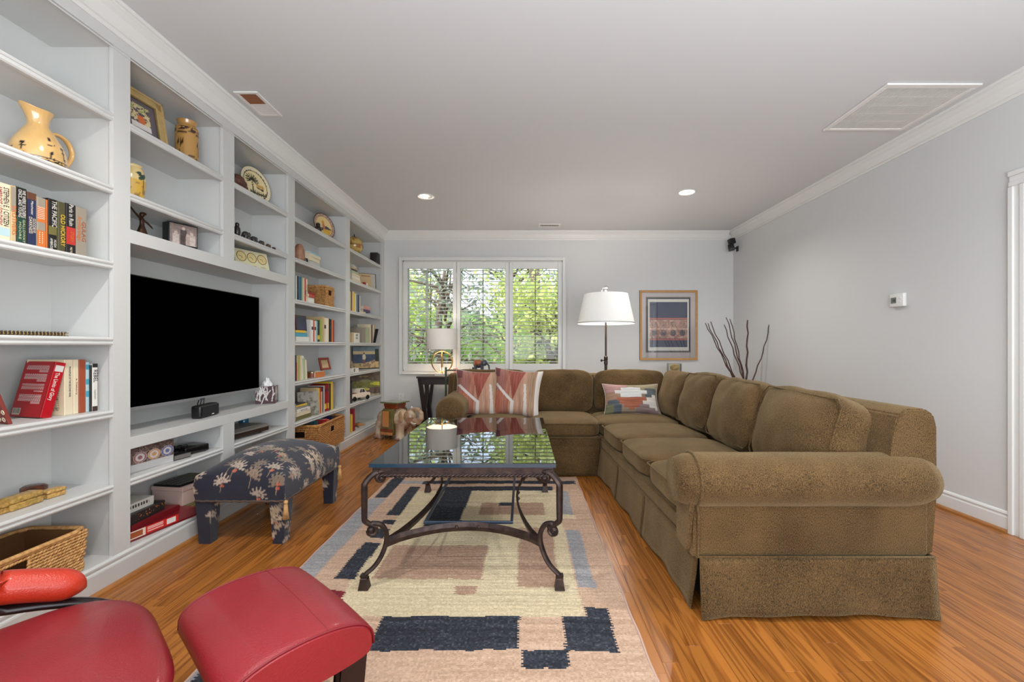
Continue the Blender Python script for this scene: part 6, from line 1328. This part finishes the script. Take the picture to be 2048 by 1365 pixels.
light('lamp_bulb','POINT',(-1.035,5.82,1.20),2.2,(0,0,0),(1,.88,.7),shadow_soft_size=.04); light('lamp_uplight','POINT',(-1.035,5.80,.83),.7,(0,0,0),(1,.7,.4),shadow_soft_size=.02)
mc=thing('metal_chair','green metal frame chair back standing in front of the dark side table','chair',(-.72,5.28,0))
gmt=mat('green_iron',(70,86,62),.45,metal=.3); bm=NB(); xs=(-.175,.14)
for x in xs: tube(bm,[(x,0,0),(x,0,.80),(x,0,.84)],.011,8); ball(bm,(x,0,.845),.014)
tube(bm,[(xs[0],0,.822),(xs[1],0,.822)],.008,8); tube(bm,[(xs[0],0,.72),(xs[1],0,.72)],.006,8); tube(bm,[(xs[0]+.075,0,.72),(xs[0]+.075,0,.45)],.006,8); tube(bm,[(xs[0]+.2,0,.72),(xs[0]+.2,0,.45)],.006,8); tube(bm,[(xs[0],0,.45),(xs[1],0,.45)],.007,8)
for x in xs: tube(bm,[(x,.0,.43),(x,.32,.43),(x,.33,0)],.01,8)
obj('frame',bm,gmt,mc,smooth=True); obj('seat',bbox(xs[0],xs[1],0,.33,.43,.455,bev=.008),mat('green_pad',(84,96,74),.8),mc)
# things on the side table behind the sofa
t=thing('gift_box','small white card box with pink side on the dark table','box',(-.74,5.95,.7225)); obj('box',bbox(-.11,.05,-.06,.06,0,.09,bev=.002),cmat('white'),t); obj('pink_side',bbox(-.16,-.111,-.06,.06,0,.09,bev=.002),cmat('pink'),t)
t=thing('ribbon_box','small crimson and plum box behind the metal chair back','box',(-.72,5.74,.7225)); obj('box',bbox(-.04,.05,-.05,.05,0,.085,bev=.003),mat('plum',(120,44,70),.5),t); obj('front_box',bbox(-.11,-.041,-.05,.0,0,.045,bev=.002),cmat('crimson'),t)
t=thing('wooden_box','low dark wooden box carrying the small painted elephant','box',(-.55,5.80,.7225)); obj('box',bbox(-.1,.1,-.06,.06,0,.048,bev=.003),darkwood,t); obj('lid',bbox(-.103,.103,-.063,.063,.0485,.06,bev=.003),darkwood,t)
pe,o=figurine('painted_elephant','small painted elephant figurine with red blanket on a dark box behind the sofa',(-.55,5.80,.7835),(0,0,R(-90)),[((0,-.02,.09),.055,.85,1.25,.95),((0,.06,.105),.037,1,1,1.1)],mat('elephant_grey',(70,72,84),.3),tubes=[([(0,.085,.1),(0,.115,.07),(0,.12,.01)],[.016,.011,.008])]+[([(sx*.022,yv,.07),(sx*.022,yv,.001)],[.019,.018]) for sx in (-1,1) for yv in (-.055,.03)])
for v in ((-.0),): pe.rotation_euler=(0,0,R(-90))
bm=NB(); ball(bm,(0,-.025,.098),.054,.95,1.1,.95,16); bmesh.ops.bisect_plane(bm,geom=bm.verts[:]+bm.edges[:]+bm.faces[:],plane_co=(0,0,.075),plane_no=(0,0,-1),clear_outer=True); obj('blanket',bm,mat('painted_blanket',(180,74,44),.35,var=.8,vs=22,c2=(60,84,50)),pe,smooth=True,label='red and green painted blanket')
for s in (-1,1): bm=NB(); ball(bm,(s*.03,.05,.1),.03,.25,.8,1.1,12); obj('ear',bm,mat('elephant_grey'),pe,smooth=True)
# ================================================================ FLOOR LAMP
fl_=thing('floor_lamp','tall bronze floor lamp with white tapered drum shade behind the sofa','floor lamp',(.905,4.97,0))
br=mat('dark_bronze',(62,48,38),.35,metal=.6)
bm=NB(); lathe(bm,[(0,0),(.14,0),(.14,.012),(.12,.022),(.03,.03),(.018,.05)],32); obj('base',bm,br,fl_,smooth='auto')
bm=NB(); lathe(bm,[(.016,.04),(.016,.90),(.021,.905),(.021,.93),(.018,.94),(.021,.95),(.021,.985),(.014,.99),(.0105,1.0),(.0105,1.45)],16); obj('pole',bm,br,fl_,smooth='auto')
bm=NB(); tube(bm,[(-.02,0,.945),(-.045,0,.945)],.005,8); ball(bm,(-.047,0,.945),.012,1,1,1.3); obj('height_knob',bm,br,fl_,smooth=True)
shf=shade_mat('white_linen_shade',(244,243,240),0); obj('lamp_shade',shade(.308,.236,.325,1.345,shf,56),shf,fl_,smooth='auto')
bm=NB(); tube(bm,[(.3085*math.cos(a),.3085*math.sin(a),1.358) for a in np.linspace(0,2*PI,56,endpoint=False)],.0025,5,closed=True); obj('shade_trim',bm,mat('trim_grey',(170,168,164),.8),fl_,smooth=True)
bm=NB()
for k in range(3): a=k*2*PI/3; tube(bm,[(0,0,1.45),(.0,0,1.668)],.004,6); tube(bm,[(0,0,1.66),(.232*math.cos(a),.232*math.sin(a),1.668)],.0025,5)
obj('shade_spider',bm,br,fl_)
light('floor_lamp_bulb','POINT',(.905,4.97,1.55),7,(0,0,0),(1,.93,.83),shadow_soft_size=.06)
bm=NB(); lathe(bm,[(0,0),(.022,0),(.02,.006),(.008,.012),(.008,.03)],16,(0,0,1.668)); ball(bm,(0,0,1.715),.016,1,1,1.3); ball(bm,(.002,0,1.742),.021,1.2,1,.9); ball(bm,(-.03,0,1.737),.009,1.8,.8,.6); tube(bm,[(-.035,0,1.735),(-.044,0,1.70)],[.008,.004],8)
o=obj('finial',bm,mat('chrome'),fl_,smooth=True,label='polished metal finial')
# ================================================================ FRAMED ARTWORK
ar=thing('framed_artwork','light wood framed print of navy fields and patterned coral bands','picture',(1.979,YB-.001,1.385))
fwm=mat('light_oak_frame',(196,148,88),.35,var=.25,vs=20,stretch=(1,1,6)); W2,H2=.392,.475
bm=NB()
for f0,f1,tt in ((0,.03,.022),(.0,.008,.027)):
    box(bm,-W2+f0,-W2+f1,-tt,0,-H2+f0,H2-f0,bev=.002); box(bm,W2-f1,W2-f0,-tt,0,-H2+f0,H2-f0,bev=.002); box(bm,-W2+f0,W2-f0,-tt-.0002,0,-H2+f0,-H2+f1,bev=.002); box(bm,-W2+f0,W2-f0,-tt-.0002,0,H2-f1,H2-f0,bev=.002)
obj('frame',bm,fwm,ar)
def art(u,v):
    X=(u*108-7)/1.0; # work in photo pixel units inside frame 0..108 x 0..130
    px=u*108; py=(1-v)*133; n=fbm(u*4,v*4,8,13); c=base(u,(196,186,182)); 
    def r(x0,x1,y0,y1,col): put(c,(px>x0)&(px<x1)&(py>y0)&(py<y1),col)
    r(8,99,9,122,(120,108,100)); r(10,97,11,120,(48,52,66)); r(12,95,13,118,(222,216,204)); r(16,92,19,111,(64,70,92))
    r(16,92,52,55,(206,120,104)); r(16,92,53,54.2,(90,50,56)); r(16,92,55.5,73,(186,148,130)); r(16,92,73.2,74.5,(226,200,180)); r(16,92,74.5,93,(178,138,122)); r(16,92,94,97,(206,110,96)); r(16,92,95,96,(84,46,52))
    b=(px>16)&(px<92)&(py>55.5)&(py<93); c[b]+=(n[b][:,None]-.5)*110*np.array([1,.9,.9])
    for k in range(4): c=put(c,b&(np.hypot(px-(25+k*19),py-82)<6.3)&(n>.42),(92,84,84)); c=put(c,b&(np.hypot(px-(25+k*19),py-64)<5.8)&(n>.52),(130,112,104))
    return np.clip(c,0,255)
painted('print',2*W2-.058,2*H2-.058,150,180,art,printm,ar,loc=(0,-.012,0),rot=(R(90),0,0)); obj('glazing',bbox(-W2+.028,W2-.028,-.0165,-.015,-H2+.028,H2-.028),thin_glass('picture_glass',(.98,.98,.98)),ar)
# small pedestal table with a glass box
pt=thing('pedestal_table','small round dark pedestal table hidden behind the sofa corner','table',(2.0,5.72,.02)); bm=NB(); lathe(bm,[(0,.70),(.2,.70),(.205,.708),(.2,.716),(0,.716)],32); obj('table_top',bm,darkwood,pt,smooth='auto'); bm=NB(); lathe(bm,[(.14,-.02),(.13,.0),(.03,.05),(.02,.1),(.025,.4),(.02,.66),(.06,.70)],20); obj('pedestal',bm,darkwood,pt,smooth='auto')
gb=thing('glass_box','clear glass box holding a yellow shell below the framed print','glass box',(1.90,5.72,.7365))
bm=NB()
for a in ((-.08,.08,-.03,-.027),(-.08,.08,.027,.03),(-.08,-.077,-.027,.027),(.077,.08,-.027,.027)): box(bm,*a,0,.145)
obj('glass_walls',bm,thin_glass('box_glass',(.93,.94,.90)),gb)
bm=NB()
for x in (-.08,.08):
    for y in (-.03,.03): tube(bm,[(x,y,0),(x,y,.145)],.0022,5)
for z_ in (.001,.145): tube(bm,[(-.08,-.03,z_),(.08,-.03,z_),(.08,.03,z_),(-.08,.03,z_)],.0022,5,closed=True)
obj('metal_edges',bm,brass,gb)
t=thing('yellow_shell','yellow spiral shell resting inside the clear glass box','shell',(1.905,5.72,.739)); o=obj('shell',soft(.12,.045,.08,2.4,n=8,wr=.1),mat('shell_yellow',(214,178,84),.35,var=.5,vs=30,c2=(150,110,50)),t,loc=(0,0,.094),smooth=True); obj('cotton_bed',bbox(-.065,.065,-.024,.024,0,.053,bev=.01),cmat('cream'),t,smooth='auto')
# ================================================================ VASE OF BRANCHES
vs2=thing('floor_vase','tall dark floor vase holding bare branches behind the sofa','vase',(2.44,5.3,0)); bm=NB(); lathe(bm,[(0,0),(.09,0),(.11,.1),(.12,.3),(.08,.5),(.06,.56),(.075,.6),(.069,.6),(.055,.56),(.05,.5)],32); obj('body',bm,mat('vase_dark',(60,50,44),.4),vs2,smooth=True)
tips=[(1408,647),(1415,647),(1423,643),(1445,650),(1453,635),(1464,638),(1492,641),(1540,642)]; bases=[(1466,757),(1468,757),(1472,760),(1486,757),(1488,757),(1489,757),(1493,757),(1506,757)]
pos=['leftmost','second','third','fourth','fifth','sixth','thickest, seventh','rightmost, bent']
for i,(a,b) in enumerate(zip(tips,bases)):
    d=5.3; k=d/910; T_=Vector(((a[0]-1046)*k,d+(i%3-1)*.04,1.1-(a[1]-693)*k)); B_=Vector(((b[0]-1046)*k,d,1.1-(b[1]-693)*k)); Bt=Vector((2.44+(B_.x-2.47)*.25,5.3+(i%3-1)*.012,.30)); dv=(T_-B_)
    pts=[Bt]; n=9
    for q in range(n+1):
        s=q/n; p=B_.lerp(T_,s); p.x+=.008*math.sin(q*2.1+i)+(.10*s*(1-s)*1.0 if i==7 else 0); pts.append(p)
    r0=.011 if i==6 else .007
    bm=NB(); tube(bm,pts,[r0*(1-.35*q/(n+1))*(1+.12*(q%2)) for q in range(n+2)],7); o=obj('branch',bm,mat('branch_bark',(84,52,38),.6,var=.5,vs=40,c2=(50,32,26)),smooth=True); tag(o,f'{pos[i]} of the eight bare branches, counted from left','branch','bare branches in the tall vase')
# ================================================================ RED LEATHER RECLINER AND OTTOMAN
def leather(name):
    m=mat(name,(150,36,44),.34,var=.22,vs=3,bump=.22,bs=260,coat=.25,spec=.5); return m
lea=leather('red_leather_hide'); blkw=mat('espresso_wood',(32,22,24),.3,coat=.3)
e1=Vector((.73,-.68,0)).normalized(); e2=Vector((.68,.73,0)).normalized(); rz=math.atan2(e1.y,e1.x)
ot=thing('ottoman','red leather ottoman with arched pad and curved dark wood base','ottoman',(-.665,1.215,0),(0,0,rz))
def archpad(L_,W_,zc,zt,n=40,m=24,seamoff=.0):
    """pad extruded along x (length L_), arched along y; closed, rounded end edges"""
    bm=NB(); prof=[]
    # cross-section outline in (y,z)
    for k in range(m+1):
        t=k/m; y=W_/2*math.cos(PI*t); z=zc+(zt-zc)*math.sin(PI*t)**.62; prof.append((y,z))
    for k in range(1,m//2): t=k/(m//2); y=-W_/2*math.cos(PI*t)*.985; prof.append((y,zc-.03*math.sin(PI*t)**.5))
    rings=[]
    cz=zc+.02
    for i in range(n+1):
        t=i/n; x=-L_/2+L_*t; e=min(t,1-t)*L_; rr=.028
        s=1 if e>=rr else 1-(.075)*(1-math.sqrt(max(0,1-(1-e/rr)**2)))
        sx_=.0
        crown=.008*math.sin(PI*t)
        rings.append([bm.verts.new((x,y*s,cz+(z-cz)*s*(1)+ (crown if z>zc else 0))) for y,z in prof])
    N=len(prof)
    for a,b in zip(rings,rings[1:]):
        for k in range(N): bm.faces.new((a[k],a[(k+1)%N],b[(k+1)%N],b[k]))
    bm.faces.new(rings[0][::-1]); bm.faces.new(rings[-1]); return bm,prof
bm,prof=archpad(.45,.345,.325,.412); pad=obj('pad',bm,lea,ot,smooth='auto')
seamm=mat('seam_red',(120,18,28),.5)
bm=NB()
for sx in (-1,1): tube(bm,[(sx*(.225-.006),y*.975,.345+(z-.345)*.985) for y,z in prof[:25]],.0028,6)
tube(bm,[(-.22+.44*k/20,.05,.4085+.008*math.sin(PI*k/20)) for k in range(21)],.0022,6); obj('seam',bm,seamm,pad,smooth=True)
bm=NB(); 
for sx in (-.15,.15):
    pts=[(sx,.12,.30),(sx,.15,.22),(sx,.14,.12),(sx,.08,.04),(sx,0,.018)]; tube(bm,[Vector(p) for p in pts],.02,8,flat=(1,.6))
    tube(bm,[(sx,.17,.31),(sx,-.15,.31)],.016,8,flat=(1,.6))
bm2=NB(); prof_b=[(-.16,.0),(.16,.0)]
tube(bm,[(-.2,.0,.016),(.2,.0,.016)],.016,8); obj('wood_base',bm,blkw,ot,smooth=True)
bm=NB(); tube(bm,[(.235*math.cos(a),.2*math.sin(a),.014) for a in np.linspace(0,2*PI,40,endpoint=False)],.014,8,closed=True); obj('base_ring',bm,mat('grey_metal',(120,128,136),.35,metal=.6),ot,smooth=True)
# broad curved side board of the base
bm=NB(); pr=[(.16,.318),(.175,.30),(.165,.20),(.12,.10),(.03,.045),(-.05,.03),(-.05,.055),(.0,.075),(.07,.13),(.10,.21),(.10,.318)]
prism(bm,pr,'x',.14,.18); prism(bm,pr,'x',-.18,-.14); bmesh.ops.bevel(bm,geom=bm.edges[:],offset=.004,segments=2,affect='EDGES'); obj('side_board',bm,blkw,ot,smooth='auto')
rc=thing('recliner','red leather recliner with padded armrests on dark bent wood','recliner',(-1.16,.977,0),(0,0,rz))
def seatpad():
    bm=NB(); nx,ny=36,36; hx,hy=.325,.30; top=[];bot=[]
    for j in range(ny+1):
        rt=[];rb=[]
        for i in range(nx+1):
            u=-1+2*i/nx; v=-1+2*j/ny
            # superellipse rounding of plan
            k=(abs(u)**4+abs(v)**4)**.25; m_=max(abs(u),abs(v)); s=(m_/k if k>1e-6 else 1)
            x=hx*u*s+.05; y=hy*v*s
            e=1-max(abs(u),abs(v))**6
            z=.385+.035*e**.5-.06*(1-v)/2*.9 -.045*max(0,v-.35)**1.3
            z+=.008*math.cos(u*PI)*e
            rt.append(bm.verts.new((x,y,z))); rb.append(bm.verts.new((x*.97,y*.97,z-.10 if max(abs(u),abs(v))<.999 else z-.05)))
        top.append(rt);bot.append(rb)
    for g,fl2 in ((top,0),(bot,1)):
        for j in range(ny):
            for i in range(nx):
                f=(g[j][i],g[j][i+1],g[j+1][i+1],g[j+1][i]); bm.faces.new(f[::-1] if fl2 else f)
    def edge(lst): return lst
    loopT=[top[0][i] for i in range(nx+1)]+[top[j][nx] for j in range(1,ny+1)]+[top[ny][i] for i in range(nx-1,-1,-1)]+[top[j][0] for j in range(ny-1,0,-1)]
    loopB=[bot[0][i] for i in range(nx+1)]+[bot[j][nx] for j in range(1,ny+1)]+[bot[ny][i] for i in range(nx-1,-1,-1)]+[bot[j][0] for j in range(ny-1,0,-1)]
    for k in range(len(loopT)): bm.faces.new((loopT[k],loopB[k],loopB[(k+1)%len(loopT)],loopT[(k+1)%len(loopT)]))
    return bm
sp=obj('seat',seatpad(),lea,rc,smooth=True)
for s in (-1,1):
    # padded arm
    pts=smoothprof([(.178,.402),(.15,.418),(.10,.438),(.015,.463),(-.1,.485),(-.22,.49),(-.30,.47)],26); P_=[((-.31 if s<0 else .43),y,z) for y,z in pts]
    rr=[.003,.012,.021,.029,.035,.039,.041]+[.042]*17+[.034,.02]
    bm=NB(); tube(bm,P_,rr,16,flat=(1.15,1)); ap=obj('arm_pad',bm,mat('orange_red_leather',(204,56,32),.3,var=.2,vs=6,bump=.25,bs=240,coat=.3),rc,smooth=True)
    bm=NB(); pp=[(.22,.33),(.19,.352),(.1,.385),(-.02,.41),(-.15,.43),(-.28,.42)]; tube(bm,[((-.31 if s<0 else .43),y,z) for y,z in smoothprof(pp,20)],.018,8,flat=(1.4,.7)); tube(bm,[((-.31 if s<0 else .43),y,z) for y,z in smoothprof([(.20,.345),(.25,.30),(.24,.2),(.15,.08),(0,.03)],16)],.018,8,flat=(1.5,.8)); obj('arm_frame',bm,blkw,rc,smooth=True)
bm=NB(); tube(bm,[(.25*math.cos(a),.25*math.sin(a),.016) for a in np.linspace(0,2*PI,40,endpoint=False)],.016,8,closed=True); tube(bm,[(0,0,.02),(0,0,.34)],.03,12); tube(bm,[(-.31,0,.03),(.43,0,.03)],.016,8); obj('swivel_base',bm,blkw,rc,smooth=True)
bk=obj('backrest',soft(.54,.16,.72,4,bz=.01,by=.03,n=12,wr=.05),lea,rc,loc=(0,-.40,.70),rot=(R(24),0,0),smooth=True)
